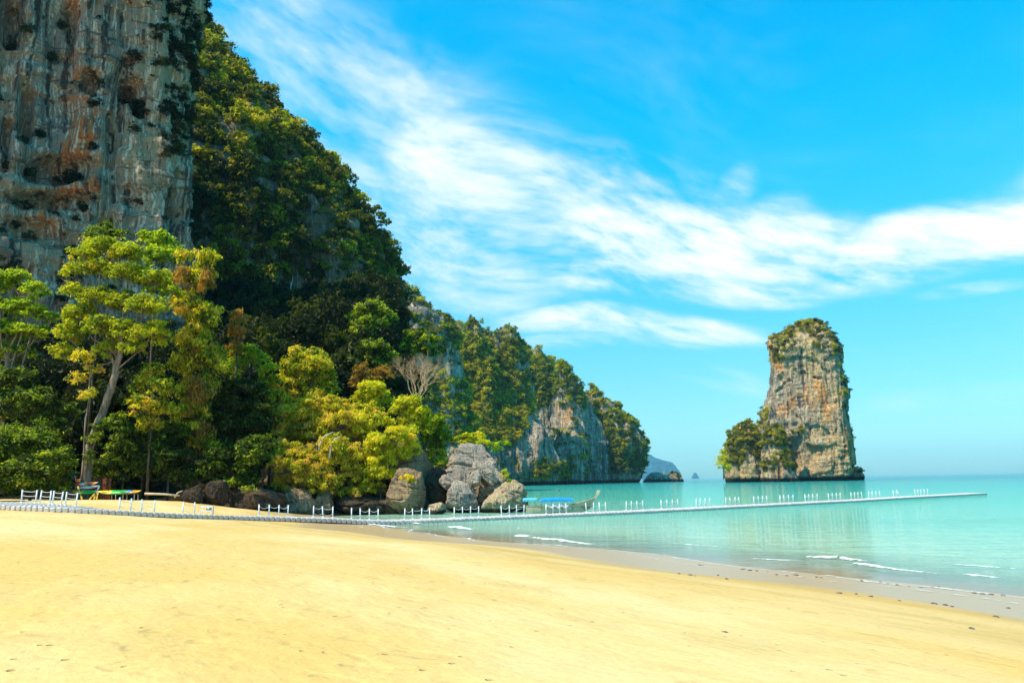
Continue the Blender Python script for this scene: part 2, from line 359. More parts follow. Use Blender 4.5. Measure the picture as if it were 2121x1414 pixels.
def kayak_mat(name, stops):
    m, b = newmat(name)
    tc = b.node('ShaderNodeTexCoord'); g = b.node('ShaderNodeSeparateXYZ', {0: tc.outputs['Generated']}).outputs[0]
    n = b.noise(tc.outputs['Object'], 3.0, 3)
    f = b.m('ADD', g, b.m('MULTIPLY', b.m('SUBTRACT', n, 0.5), 0.12))
    b.out(b.bsdf(b.ramp(f, stops), 0.35, 0.5)); return m
Yk, Gk, Bk, Rk, Ok, Wk, Kk = (0.78, 0.50, 0.01), (0.01, 0.36, 0.04), (0.03, 0.22, 0.55), (0.62, 0.07, 0.02), (0.80, 0.27, 0.01), (0.7, 0.68, 0.66), (0.10, 0.06, 0.07)
M['kyk1'] = kayak_mat('kayak_yellow_green_blue', [(0.0, Yk), (0.36, Yk), (0.42, Gk), (0.78, Gk), (0.88, Bk), (1.0, Bk)])
M['kyk2'] = kayak_mat('kayak_yellow_green_white', [(0.0, Kk), (0.10, Yk), (0.40, Yk), (0.46, Gk), (0.86, Gk), (0.93, Wk), (1.0, Wk)])
M['kyk3'] = kayak_mat('kayak_orange_red', [(0.0, Rk), (0.38, Rk), (0.50, Ok), (1.0, Yk)])
M['kyk4'] = kayak_mat('kayak_orange_white_dark', [(0.0, Kk), (0.22, Rk), (0.40, Wk), (0.52, Ok), (0.70, Kk), (0.84, Ok), (1.0, Wk)])
M['kyk5'] = kayak_mat('kayak_pale_pink', [(0.0, Kk), (0.25, (0.5, 0.3, 0.32)), (0.7, Wk), (1.0, (0.45, 0.12, 0.12))])
M['kyk6'] = kayak_mat('kayak_grey', [(0.0, Kk), (0.5, (0.20, 0.18, 0.2)), (1.0, (0.3, 0.3, 0.33))])

# ------------------------------------------------------------------ walkway path (needed by the beach too)
PATH = [(-90, 1052, 68.5), (-20, 1053.5, 66.6), (60, 1058, 65.5), (136, 1062, 65.5), (226, 1065.5, 66.5), (302, 1069.5, 68.5), (392, 1073.5, 71.5), (489, 1076.5, 75), (583, 1079, 78),
        (696, 1081, 80.5), (800, 1081, 82.5), (921, 1080, 85), (1036, 1075, 88), (1177, 1068.5, 92.5), (1300, 1062.5, 96.5), (1425, 1056, 102.5),
        (1550, 1049.5, 110), (1670, 1043, 118), (1793, 1036, 128), (1925, 1028.3, 144), (2045, 1022, 159)]
PP = np.array([P(*q) for q in PATH])
PP[:, 2] = np.maximum(PP[:, 2], -0.08); PP[10:, 2] = -0.08

# ------------------------------------------------------------------ beach and ground heights
NS = np.array([0.853, 0.522])
SX = np.array([-60, -20, 0, 6, 12, 20, 25, 28, 32, 40, 60, 120]); SZ = np.array([3.2, 2.75, 2.45, 2.12, 1.5, 0.72, 0.26, 0.05, -0.16, -0.6, -1.8, -4.5])
def beach_z(X, Y):
    X = np.asarray(X, float); Y = np.asarray(Y, float)
    s = X * NS[0] + Y * NS[1]; t = -X * NS[1] + Y * NS[0]
    s2 = s + 0.9 * np.sin(t * 0.11 + 1.0) + 0.5 * np.sin(t * 0.29)
    z = (np.interp(s2 - 2.2, SX, SZ) + np.interp(s2, SX, SZ) + np.interp(s2 + 2.2, SX, SZ)) / 3
    z = z + np.interp(-X, [18, 28, 40, 46, 56, 80], [0, 0.5, 1.3, 1.1, 0.45, 0.3]) * sstep(Y, 72, 100)
    # settle the sand to the underside of the walkway
    num = 0; den = 1e-9
    for i in range(0, 11):
        d2 = (X - PP[i, 0]) ** 2 + (Y - PP[i, 1]) ** 2; w = np.exp(-d2 / 60.0)
        num = num + w * _res[i] if _res is not None else 0; den = den + w
    if _res is not None: z = z + num / np.maximum(den, 0.35)
    return z
_res = None
_res0 = PP[:11, 2] - 0.03 - beach_z(PP[:11, 0], PP[:11, 1]); _res = _res0
def front_y(X): return 107 + 7 * sstep(-np.asarray(X, float), 40, 60)
def ground_z(X, Y):
    X = np.asarray(X, float); Y = np.asarray(Y, float)
    edge = np.interp(Y, [100, 130, 250, 320, 420], [-13, -9, -26, -32, -50])
    inl = sstep(edge - X, 0, 14)
    g = beach_z(X, Y)
    rise = np.interp(Y - front_y(X), [-5, 0, 4, 20, 60, 140, 300], [0, 0.3, 1.6, 8, 26, 58, 80])
    return np.where(Y > front_y(X) - 5, np.maximum(g, -3) * (1 - inl * 0.0) + rise * inl, g)

def sand_mat():
    m, b = newmat('beach_sand')
    pos = b.node('ShaderNodeNewGeometry').outputs['Position']
    sp = b.node('ShaderNodeSeparateXYZ', {0: pos}); x, y, z = sp.outputs
    rot = b.vscale(pos, (1, 1, 1), (0, 0, -math.atan2(NS[1], NS[0])))  # x along the slope, y along the shore
    big = b.noise(b.vscale(rot, (0.13, 0.06, 0.3)), 1.0, 5, 0.6)
    mid = b.noise(b.vscale(rot, (0.8, 0.4, 1)), 1.0, 5, 0.6)
    fine = b.noise(pos, 9.0, 5, 0.7)
    streak = b.noise(b.vscale(rot, (1.9, 1.1, 1)), 1.0, 4, 0.6)
    wn = b.node('ShaderNodeTexNoise'); b.set(wn.inputs['Vector'], pos); wn.inputs['Scale'].default_value = 2.0
    wa_ = b.node('ShaderNodeVectorMath', operation='MULTIPLY_ADD'); b.set(wa_.inputs[0], wn.outputs['Color']); wa_.inputs[1].default_value = (0.5, 0.5, 0); b.set(wa_.inputs[2], pos); w_ = wa_.outputs[0]
    c = b.mix(b.ss(big, 0.35, 0.66), (0.68, 0.495, 0.23), (0.63, 0.395, 0.125))
    c = b.mix(b.m('MULTIPLY', b.ss(mid, 0.48, 0.72), 0.5), c, (0.50, 0.35, 0.13))
    c = b.mix(b.m('MULTIPLY', b.ss(streak, 0.61, 0.70), 0.5), c, (0.46, 0.30, 0.10))
    c = b.mix(0.35, c, b.ramp(fine, [(0.3, (0.7, 0.68, 0.62)), (0.6, (1.08, 1.08, 1.08))]), 'MULTIPLY')
    spk = b.node('ShaderNodeTexVoronoi', feature='F1'); b.set(spk.inputs['Vector'], b.vscale(pos, (1, 0.9, 1))); spk.inputs['Scale'].default_value = 2.6
    smask = b.m('MULTIPLY', b.ss(b.m('ADD', spk.outputs['Distance'], b.m('MULTIPLY', fine, 0.10)), 0.17, 0.11), b.ss(mid, 0.45, 0.55))
    c = b.mix(b.m('MULTIPLY', smask, 0.5), c, (0.20, 0.13, 0.055))
    # wetness follows the height above the water, with tongues left by the last waves
    zz = b.m('ADD', z, b.m('MULTIPLY', b.m('SUBTRACT', big, 0.5), 0.55))
    damp = b.ss(zz, 1.35, 0.75); wet = b.ss(zz, 0.62, 0.46)
    damp2 = b.m('MULTIPLY', damp, b.m('ADD', 0.45, b.m('MULTIPLY', b.ss(b.noise(b.vscale(rot, (0.55, 0.06, 1)), 1.0, 5, 0.6), 0.42, 0.6), 0.55)))
    c = b.mix(b.m('MULTIPLY', damp2, 0.8), c, (0.44, 0.27, 0.07))
    c = b.mix(b.m('MULTIPLY', wet, 0.92), c, (0.44, 0.28, 0.13))
    rough = b.m('ADD', 0.95, b.m('MULTIPLY', wet, -0.60)); spec = b.m('ADD', 0.12, b.m('MULTIPLY', wet, 0.25))
    rip = b.noise(b.vscale(rot, (4.0, 1.6, 1)), 1.0, 3, 0.5)
    dry = b.m('SUBTRACT', 1.0, b.m('MULTIPLY', wet, 0.93))
    h = b.m('MULTIPLY', b.m('ADD', b.m('MULTIPLY', fine, 0.25), b.m('ADD', b.m('MULTIPLY', rip, 0.55), b.m('MULTIPLY', mid, 1.1))), dry)
    dim = b.node('ShaderNodeTexVoronoi', feature='SMOOTH_F1'); b.set(dim.inputs['Vector'], b.vscale(w_, (1, 1, 1))); dim.inputs['Scale'].default_value = 1.5
    h = b.m('SUBTRACT', h, b.m('MULTIPLY', smask, 0.5))
    h = b.m('SUBTRACT', h, b.m('MULTIPLY', b.m('MULTIPLY', b.ss(dim.outputs['Distance'], 0.34, 0.10), b.ss(big, 0.42, 0.56)), b.m('MULTIPLY', dry, 0.5)))
    b.out(b.bsdf(c, rough, spec, b.bump(h, 0.06, 1.0)))
    return m
M['sand'] = sand_mat()
def soil_mat():
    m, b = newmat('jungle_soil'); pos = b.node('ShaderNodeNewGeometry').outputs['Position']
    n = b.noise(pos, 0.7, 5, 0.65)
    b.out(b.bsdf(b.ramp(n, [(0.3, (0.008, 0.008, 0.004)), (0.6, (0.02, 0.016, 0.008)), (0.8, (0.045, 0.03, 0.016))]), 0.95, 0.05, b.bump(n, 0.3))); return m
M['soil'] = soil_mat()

def water_mat():
    m, b = newmat('sea_water')
    pos = b.node('ShaderNodeNewGeometry').outputs['Position']
    sp = b.node('ShaderNodeSeparateXYZ', {0: pos}); x, y, z = sp.outputs
    s = b.m('ADD', b.m('MULTIPLY', x, NS[0]), b.m('MULTIPLY', y, NS[1]))      # metres out along the beach slope
    wob = b.noise(b.vscale(pos, (0.05, 0.09, 1)), 1.0, 4, 0.6)
    s = b.m('ADD', s, b.m('MULTIPLY', b.m('SUBTRACT', wob, 0.5), 9.0))
    c = b.ramp(b.m('DIVIDE', s, 700.0), [(0.0, (0.48, 0.50, 0.32)), (0.055, (0.37, 0.55, 0.37)), (0.09, (0.22, 0.53, 0.37)), (0.16, (0.10, 0.47, 0.33)), (0.35, (0.025, 0.35, 0.28)), (1.0, (0.003, 0.18, 0.20))])
    patch = b.noise(b.vscale(pos, (0.004, 0.02, 1)), 1.0, 4, 0.6)
    c = b.mix(b.m('MULTIPLY', b.ss(patch, 0.5, 0.7), 0.35), c, (0.03, 0.34, 0.25))
    w1 = b.noise(b.vscale(pos, (0.55, 1.2, 1), (0, 0, 0.35)), 1.0, 5, 0.62)
    w2 = b.noise(b.vscale(pos, (0.10, 0.42, 1), (0, 0, 0.2)), 1.0, 4, 0.6)
    w3 = b.noise(b.vscale(pos, (2.2, 4.2, 1), (0, 0, 0.5)), 1.0, 3, 0.55)
    near = b.ss(s, 27.0, 40.0)
    h = b.m('MULTIPLY', b.m('ADD', b.m('MULTIPLY', w1, 1.0), b.m('ADD', b.m('MULTIPLY', w2, 1.7), b.m('MULTIPLY', w3, 0.30))), b.m('ADD', 0.10, b.m('MULTIPLY', near, 0.9)))
    surf = b.bsdf(c, 0.06, 0.5, b.bump(h, 0.9, 1.0), IOR=1.33)
    depth = b.ss(s, 27.5, 43.0)
    thin = b.node('ShaderNodeBsdfTransparent', {'Color': (0.93, 0.97, 0.95)})
    gl = b.node('ShaderNodeBsdfGlossy', {'Roughness': 0.06, 'Normal': b.bump(h, 0.25, 1.0)})
    fr = b.node('ShaderNodeFresnel', {'IOR': 1.33, 'Normal': b.bump(h, 0.25, 1.0)})
    clear = b.node('ShaderNodeMixShader', {0: fr.outputs[0], 1: thin.outputs[0], 2: gl.outputs[0]})
    mx = b.node('ShaderNodeMixShader', {0: b.m('POWER', depth, 0.7), 1: clear.outputs[0], 2: surf})
    b.out(mx.outputs[0]); return m
M['water'] = water_mat()
def foam_mat():
    m, b = newmat('wave_foam'); pos = b.node('ShaderNodeNewGeometry').outputs['Position']
    n = b.noise(pos, 6.0, 5, 0.7)
    a = b.node('ShaderNodeAttribute', attribute_name='t').outputs['Fac']
    lace = b.noise(b.vscale(pos, (1.6, 2.4, 1)), 1.0, 6, 0.7)
    d = b.bsdf(b.ramp(n, [(0.3, (0.66, 0.68, 0.64)), (0.6, (0.88, 0.89, 0.87))]), 0.7, 0.3, b.bump(n, 0.12))
    hole = b.node('ShaderNodeBsdfTransparent')
    mx = b.node('ShaderNodeMixShader', {0: b.ss(b.m('ADD', lace, b.m('MULTIPLY', b.m('SUBTRACT', a, 0.5), 0.42)), 0.50, 0.66), 1: hole.outputs[0], 2: d})
    b.out(mx.outputs[0]); return m
M['foam'] = foam_mat()

# ------------------------------------------------------------------ the setting: beach, jungle floor, sea
def build_ground():
    xs = np.concatenate([np.linspace(-190, -62, 44)[:-1], np.linspace(-62, 40, 256), np.linspace(40, 160, 30)[1:]])
    ys = np.concatenate([np.linspace(-40, 3, 30)[:-1], np.linspace(3, 40, 150)[:-1], np.linspace(40, 118, 180), np.linspace(118, 150, 12)[1:]])
    X, Y = np.meshgrid(xs, ys, indexing='ij'); Z = beach_z(X, Y)
    q = np.stack([X, Y, 0 * X], -1)
    dry = sstep(Z, 0.6, 1.3)
    Z = Z + dry * (0.05 * fbm(q * 0.22, 3, 3) + 0.014 * fbm(q * 1.3, 9, 3))
    tr = fbm(q * np.array([0.09, 0.09, 1]), 21, 2)
    Z = Z - dry * 0.02 * sstep(fbm(q * 1.1, 33, 2), 0.35, 0.6) * sstep(tr, -0.1, 0.4)   # trodden hollows
    o = MB().grid(np.stack([X, Y, Z], -1)).build('beach', M['sand']); tag(o, 'wide golden sand beach sloping down to the turquoise sea', None, None, 'structure')
    xs = np.linspace(-260, 5, 120); ys = np.linspace(102, 430, 130)
    X, Y = np.meshgrid(xs, ys, indexing='ij'); Z = ground_z(X, Y) - 0.25
    Z = Z + 0.6 * fbm(np.stack([X, Y, 0 * X], -1) * 0.12, 5, 4) * sstep(Y, front_y(X), front_y(X) + 12)
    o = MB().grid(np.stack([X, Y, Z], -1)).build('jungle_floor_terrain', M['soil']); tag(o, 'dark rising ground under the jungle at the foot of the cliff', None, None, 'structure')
    r = 16000.0
    xs = np.concatenate([[-r, -4000, -1200], np.linspace(-500, 800, 27), [1500, 4000, r]]); ys = np.concatenate([[-2000, -300], np.linspace(-40, 900, 30), [1500, 3000, 6000, r]])
    X, Y = np.meshgrid(xs, ys, indexing='ij')
    o = MB().grid(np.stack([X, Y, 0 * X], -1)).build('sea', M['water'], smooth=False); tag(o, 'calm turquoise sea reaching to the horizon', None, None, 'structure')
    X, Y = np.meshgrid(np.array([-r, r]), np.array([-2000, r]), indexing='ij')
    o = MB().grid(np.stack([X, Y, 0 * X - 6.0], -1)).build('seabed', M['sand']); tag(o, 'sandy seabed under the water', None, None, 'structure')
build_ground()

# ------------------------------------------------------------------ karst rock: rings of contours stacked up
def ring_mesh(zs, ring, seed, amp, scl, zst=0.35, undercut=0.0, extra=None, cap=0.0):
    """zs rising heights; ring(z) -> (N,2) plan contour (same N each time). Displaced outwards by layered noise."""
    n = len(zs); R = np.array([ring(z) for z in zs]); N = R.shape[1]
    V = np.zeros((n, N, 3)); V[..., :2] = R; V[..., 2] = np.asarray(zs)[:, None]
    C = R.mean(1, keepdims=True)
    tg = np.roll(R, -1, 1) - np.roll(R, 1, 1); nr = np.stack([tg[..., 1], -tg[..., 0]], -1); nr /= np.linalg.norm(nr, axis=-1, keepdims=True) + 1e-9
    sgn = np.sign(((R - C) * nr).sum(-1).mean()); nr *= sgn
    q = V / scl
    d = amp * (0.9 * fbm(q * np.array([1, 1, zst]), seed, 3) + 0.55 * ridged(q * np.array([3.1, 3.1, 0.5]), seed + 5, 3)
               + 0.28 * fbm(q * np.array([6, 6, 4.5]), seed + 9, 3) + 0.22 * ridged(q * np.array([2.0, 2.0, 7.0]), seed + 15, 2))
    d = d - d.mean()
    if undercut:
        zz = V[..., 2]; d = d - undercut * np.clip(1 - zz / (undercut * 1.6), 0, 1) ** 1.5
    if extra is not None: d = d + extra(V, nr)
    size = np.linalg.norm(R - C, axis=-1); d = np.maximum(d, -0.8 * size)
    V[..., :2] += nr * d[..., None]
    if cap: V[..., 2] += cap * fbm(q * np.array([1.5, 1.5, 0.3]), seed + 40, 3) * np.linspace(0, 1, n)[:, None] ** 2
    return V
def close_grid(V):
    """grid closed round the ring; top closed with a fan"""
    n, N = V.shape[:2]; i = np.arange(n * N).reshape(n, N); j = np.roll(i, -1, 1)
    Q = np.stack([i[:-1], j[:-1], j[1:], i[1:]], -1).reshape(-1, 4)
    W = np.vstack([V.reshape(-1, 3), V[-1].mean(0)]); T = np.stack([i[-1], j[-1], np.full(N, n * N)], -1)
    return W, Q, T
def contour(points, N, smooth=3):
    p = np.array(points, float); p = np.vstack([p, p[:1]]); L = np.concatenate([[0], np.cumsum(np.linalg.norm(np.diff(p, axis=0), axis=1))])
    t = np.linspace(0, L[-1], N, endpoint=False); c = np.stack([np.interp(t, L, p[:, 0]), np.interp(t, L, p[:, 1])], -1)
    for _ in range(smooth): c = 0.5 * c + 0.25 * (np.roll(c, 1, 0) + np.roll(c, -1, 0))
    return c
ELL = lambda N: np.stack([np.cos(-np.arange(N) * 2 * math.pi / N), np.sin(-np.arange(N) * 2 * math.pi / N)], -1)
def tower(levels, Yc, ry, plan, step, seed, amp, scl, undercut=0.0, zmin=-3.0, inset=0.0, extra=None, zst=0.35):
    """levels: (py, px_left, px_right) from top down, read at distance Yc; ry: depth half-size as a fraction of the width half-size (or metres if > 3)"""
    A = []
    for (py, l, r) in levels:
        a, c = P(l, py, Yc), P(r, py, Yc); A.append(((a[2] + c[2]) / 2, a[0], c[0]))
    A = np.array(A)[::-1]; ztop = A[-1, 0]
    want = np.array([(l, r) for (_, l, r) in levels])[::-1]; rm_ = (A[:, 2] - A[:, 1]).max() / 2
    for _ in range(4):     # the widest visible points of each contour sit at the measured columns
        for i in range(len(A)):
            rx = max((A[i, 2] - A[i, 1]) / 2, 0.2); yy = ry * rx if ry <= 3 else ry * (rx / rm_) ** 0.8
            c_ = np.stack([(A[i, 1] + A[i, 2]) / 2 + rx * plan[:, 0], Yc + yy * plan[:, 1], np.full(len(plan), A[i, 0])], -1)
            qx, _q = proj(c_); A[i, 1] += (want[i, 0] - qx.min()) * Yc / F * 0.8; A[i, 2] += (want[i, 1] - qx.max()) * Yc / F * 0.8
    A[:, 1] += inset; A[:, 2] -= inset
    if A[0, 0] > zmin: A = np.vstack([[zmin, A[0, 1], A[0, 2]], A])
    o = np.argsort(A[:, 0]); A = A[o]
    zs = np.arange(zmin, ztop, step); zs = np.append(zs, ztop)
    rmax = (A[:, 2] - A[:, 1]).max() / 2
    def ring(z):
        l, r = np.interp(z, A[:, 0], A[:, 1]), np.interp(z, A[:, 0], A[:, 2]); rx = max((r - l) / 2, 0.2)
        yy = ry * rx if ry <= 3 else ry * (rx / rmax) ** 0.8
        return np.stack([(l + r) / 2 + rx * plan[:, 0], Yc + yy * plan[:, 1]], -1)
    V = ring_mesh(zs, ring, seed, amp, scl, zst, undercut, extra)
    # round the top over
    extra_rings = []; c = V[-1].mean(0); top = V[-1]
    for k in (0.75, 0.5, 0.25):
        rgn = c + (top - c) * k; rgn[:, 2] = top[:, 2] + (1 - k) ** 0.7 * 0.12 * np.linalg.norm(top - c, axis=1).mean(); extra_rings.append(rgn)
    return np.vstack([V, np.array(extra_rings)])
def surf_samples(V, n, rng, keep):
    """random points on a ring mesh; keep(pos, normal) -> probability"""
    A = V[:-1]; B = np.roll(V, -1, 1)[:-1]; D = V[1:]; E = np.roll(V, -1, 1)[1:]
    nm = np.cross(B - A, D - A); ar = np.linalg.norm(nm, axis=-1); nm = nm / (ar[..., None] + 1e-9)
    c = (A + B + D + E) / 4; out = c - V.reshape(-1, 3).mean(0)
    if (nm * out)[..., :2].sum() < 0: nm = -nm
    c = c.reshape(-1, 3); nm = nm.reshape(-1, 3); ar = ar.ravel()
    view = CAM - c; view /= np.linalg.norm(view, axis=1)[:, None]
    ar = ar * ((nm * view).sum(1) > -0.45)
    idx = rng.choice(len(c), n, p=ar / ar.sum()); jit = rng.uniform(-0.5, 0.5, (n, 2))
    A, B, D = A.reshape(-1, 3), B.reshape(-1, 3), D.reshape(-1, 3)
    p = c[idx] + (B - A)[idx] * jit[:, :1] + (D - A)[idx] * jit[:, 1:]; nn = nm[idx]
    k = rng.random(n) < keep(p, nn); return p[k], nn[k]

# ------------------------------------------------------------------ leaves
def leaf_quads(pos, nrm, size, rng, droop=0.25, wid=0.55):
    n = len(pos); nrm = nrm / (np.linalg.norm(nrm, axis=1)[:, None] + 1e-9)
    a = np.cross(nrm, rng.normal(size=(n, 3))); a /= np.linalg.norm(a, axis=1)[:, None] + 1e-9
    b_ = np.cross(nrm, a); L = size[:, None]
    a[:, 2] -= droop; w = wid * L * 0.5
    base = pos - a * L * 0.5; tip = pos + a * L * 0.5; fold = nrm * L * 0.14
    V = np.stack([base, pos + b_ * w + fold, tip, pos - b_ * w + fold], 1).reshape(-1, 3)
    i = np.arange(n)[:, None] * 4
    return V, i + np.array([[0, 1, 2, 3]])
def crown_arrays(lobes, leaf, dens, rng, zflat=0.8, low=-0.45, droop=0.25, sub=1.0, scatter=0.5, tbias=0.0, up=0.35):
    PS, NS_, TS, SS = [], [], [], []
    for (c, r) in lobes:
        c = np.asarray(c, float); r = np.asarray(r, float); rm = r.mean()
        ns = max(5, int(sub * 34 * (rm / 2.0) ** 0.75)); d = rng.normal(size=(ns, 3)); d[:, 2] = np.abs(d[:, 2]) * np.where(rng.random(ns) < 0.78, 1, -0.5)
        d /= np.linalg.norm(d, axis=1)[:, None]
        sc_ = c + d * r * rng.uniform(0.45, 1.0, (ns, 1)); sr = rm * rng.uniform(0.14, 0.36, ns)
        for k in range(ns):
            m_ = max(6, int(dens * 8.0 * sr[k] ** 2 / leaf ** 2)); dd = rng.normal(size=(m_, 3)); dd /= np.linalg.norm(dd, axis=1)[:, None]
            flip = dd[:, 2] < low; dd[flip, 2] *= -1
            rad = sr[k] * rng.uniform(0.45, 1.30, (m_, 1)) * np.where(rng.random((m_, 1)) < 0.16, rng.uniform(1.1, 1.8, (m_, 1)), 1.0)
            PS.append(sc_[k] + dd * rad * np.array([1.1, 1.1, zflat]))
            NS_.append(dd + scatter * rng.normal(size=(m_, 3)) + np.array([0, 0, up]))
            TS.append(np.clip(rng.normal(0.46 + tbias, 0.20, m_) + rng.normal(0, 0.14) + 0.10 * dd[:, 2], 0, 1)); SS.append(leaf * rng.uniform(0.4, 1.0, m_) ** 1.3 * rng.uniform(1.0, 2.0))
    return np.concatenate(PS), np.concatenate(NS_), np.concatenate(TS), np.concatenate(SS)
def crown_mesh(name, lobes, leaf, dens, rng, mat, loc=(0, 0, 0), **kw):
    dr = kw.get('droop', 0.25); p, n, t, s = crown_arrays(lobes, leaf, dens, rng, **kw)
    V, Q = leaf_quads(p - np.asarray(loc), n, s, rng, dr)
    return mesh_np(name, V, Q, None, mat, False, {'t': ('FLOAT', np.repeat(t, 4))})

# ------------------------------------------------------------------ forest cover ("stuff"): small crowns instanced over points
def make_protos(key, mat, n, leaf, dens, seed, **kw):
    c = bpy.data.collections.new(key); rng = np.random.default_rng(seed)
    for i in range(n):
        k = rng.integers(3, 6); lobes = []
        for j in range(k):
            a = rng.uniform(0, 6.28); rr = rng.uniform(0.1, 0.55)
            lobes.append(((math.cos(a) * rr, math.sin(a) * rr, rng.uniform(0.1, 0.75)), np.array([1, 1, 0.85]) * rng.uniform(0.40, 0.70)))
        me = crown_mesh('%s_%d' % (key, i), lobes, leaf, dens, rng, mat, **kw)
        o = bpy.data.objects.new('%s_%02d' % (key, i), me); c.objects.link(o)
    return c
def scatter_gn(name, pts, rot, scl, tint, idx, coll, label):
    me = mesh_np(name, pts, attrs={'rot': ('FLOAT_VECTOR', rot), 'scl': ('FLOAT_VECTOR', scl), 'tint': ('FLOAT', tint)})
    at = me.attributes.new('idx', 'INT', 'POINT'); at.data.foreach_set('value', np.asarray(idx, np.int32))
    o = link(name, me); tag(o, label, None, None, 'stuff')
    ng = bpy.data.node_groups.new(name + '_scatter', 'GeometryNodeTree')
    ng.interface.new_socket('Geometry', in_out='INPUT', socket_type='NodeSocketGeometry'); ng.interface.new_socket('Geometry', in_out='OUTPUT', socket_type='NodeSocketGeometry')
    gi = ng.nodes.new('NodeGroupInput'); go = ng.nodes.new('NodeGroupOutput'); ip = ng.nodes.new('GeometryNodeInstanceOnPoints'); ci = ng.nodes.new('GeometryNodeCollectionInfo')
    ci.inputs['Collection'].default_value = coll; ci.inputs['Separate Children'].default_value = True; ci.inputs['Reset Children'].default_value = True
    def na(nm, typ):
        q = ng.nodes.new('GeometryNodeInputNamedAttribute'); q.data_type = typ; q.inputs['Name'].default_value = nm; return q.outputs['Attribute']
    L = ng.links.new
    L(gi.outputs[0], ip.inputs['Points']); L(ci.outputs[0], ip.inputs['Instance']); ip.inputs['Pick Instance'].default_value = True
    L(na('idx', 'INT'), ip.inputs['Instance Index']); L(na('rot', 'FLOAT_VECTOR'), ip.inputs['Rotation']); L(na('scl', 'FLOAT_VECTOR'), ip.inputs['Scale'])
    L(ip.outputs[0], go.inputs[0])
    md = o.modifiers.new('scatter', 'NODES'); md.node_group = ng
    return o
C_HILL = make_protos('hill_crown', M['lf_hill'], 10, 0.22, 1.6, 11)
C_FAR = make_protos('far_crown', M['lf_far'], 8, 0.24, 1.5, 13)
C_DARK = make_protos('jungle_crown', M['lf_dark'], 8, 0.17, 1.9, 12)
def cover(name, label, p, nn, r, coll, nproto, rng, lift=0.1, tintf=None, tall=1.0):
    n = len(p); p = p + nn * (r * lift)[:, None]
    rot = np.stack([rng.normal(0, 0.15, n), rng.normal(0, 0.15, n), rng.uniform(0, 6.28, n)], -1)
    scl = np.stack([r * rng.uniform(0.85, 1.2, n), r * rng.uniform(0.85, 1.2, n), r * rng.uniform(0.8, 1.25, n) * tall], -1)
    t = rng.beta(2.2, 2.6, n) if tintf is None else tintf(p, rng)
    return scatter_gn(name, p, rot, scl, np.clip(t, 0, 1), rng.integers(0, nproto, n), coll, label)

# ------------------------------------------------------------------ big cliff on the left
def build_left_cliff():
    pl = [(-300, 95), (-205, 110), (-138, 132), (-102, 154), (-80, 168), (-76, 175), (-88, 205), (-130, 260), (-300, 260)]
    base = contour(pl, 760, 2); cxy = np.array([-150, 200.0])
    def ring(z):
        k = 1 + 0.03 * math.sin(z * 0.045 + 0.5) - 0.10 * max(0, (z - 112) / 60) ** 2
        return cxy + (base - cxy) * k
    hole = P(271, 190, 163.0); hole2 = P(50, 235, 148.0); hole3 = P(262, 130, 163)
    def extra(V, nr):
        px, py = proj(V); near = V[..., 1] < 190
        d = 0
        for (hx, hy, ax, ay, dep) in [(268, 192, 17, 24, 12), (283, 228, 11, 20, 10), (52, 230, 17, 66, 6.0), (14, 300, 10, 55, 5.0), (120, 350, 75, 30, 4.5), (185, 170, 20, 24, 5.0), (100, 415, 90, 20, 5.0), (275, 130, 22, 12, 5.0), (20, 40, 30, 50, 5.0), (150, 40, 14, 40, 4.0), (225, 300, 9, 60, 4.0), (345, 420, 12, 60, 3.5), (60, 480, 60, 25, 4)]:
            q = ((px - hx) / ax) ** 2 + ((py - hy) / ay) ** 2
            d = d - dep * np.clip(1.25 - q, 0, 1) ** 0.6 * near
        d = d + 1.3 * np.clip(ridged(V * np.array([0.22, 0.22, 0.016]), 77, 3), -0.6, 2) - 0.6
        tl = (V @ np.array([[0.10, 0.02, 0], [0, 0.05, 0], [0.22, 0.0, 0.03]]))
        d = d + 0.9 * np.round(1.6 * fbm(V * np.array([0.05, 0.05, 0.08]), 171, 3)) + 0.5 * ridged(tl, 172, 3) * sstep(fbm(V * 0.03, 173, 2), -0.2, 0.3)
        return d - 2.2 * sstep(-V[..., 2], -22, -2)
    zs = np.arange(-2, 128, 0.55)
    V = ring_mesh(zs, ring, 4, 3.2, 19.0, 0.4, 0, extra)
    W, Q, T = close_grid(V)
    o = link('limestone_cliff', mesh_np('limestone_cliff', W, Q, T, M['cliff'])); tag(o, 'towering bare limestone cliff with orange and black streaks above the left trees', 'cliff')
    rng = np.random.default_rng(5)
    def keep(p, n):
        px, py = proj(p); nz = fbm(p * 0.06, 8, 3)
        right = sstep(px + 26 * nz, 285, 345) * sstep(-py + 30 * nz, -335, -250) * (px < 430)
        streak = (np.abs(px - (395 - 0.10 * py)) < 22 + 14 * nz) * (py < 330)
        base_ = sstep(py + 60 * nz, 480, 525) * ((px < 60) | ((px > 115) & (px < 170)))
        pt = (((px - 106) / 12) ** 2 + ((py - 120) / 14) ** 2 < 1) * 1.0
        pt2 = (((px - 305) / 20) ** 2 + ((py - 245) / 24) ** 2 < 1) * 1.0
        edge = (px > 394 + 10 * nz) & (px < 470)
        return np.clip(0.8 * right + 0.9 * streak + 0.8 * base_ + 0.9 * pt + 0.9 * pt2 + 0.8 * edge + 0.22 * (n[:, 2] > 0.6), 0, 1)
    p, n = surf_samples(V, 17000, rng, keep)
    cover('cliff_shrubs', 'dark green shrubs clinging to the bare limestone cliff', p, n, rng.uniform(0.9, 2.3, len(p)), C_DARK, 8, rng, 0.15, lambda p, g: g.beta(2.0, 3.0, len(p)))
build_left_cliff()

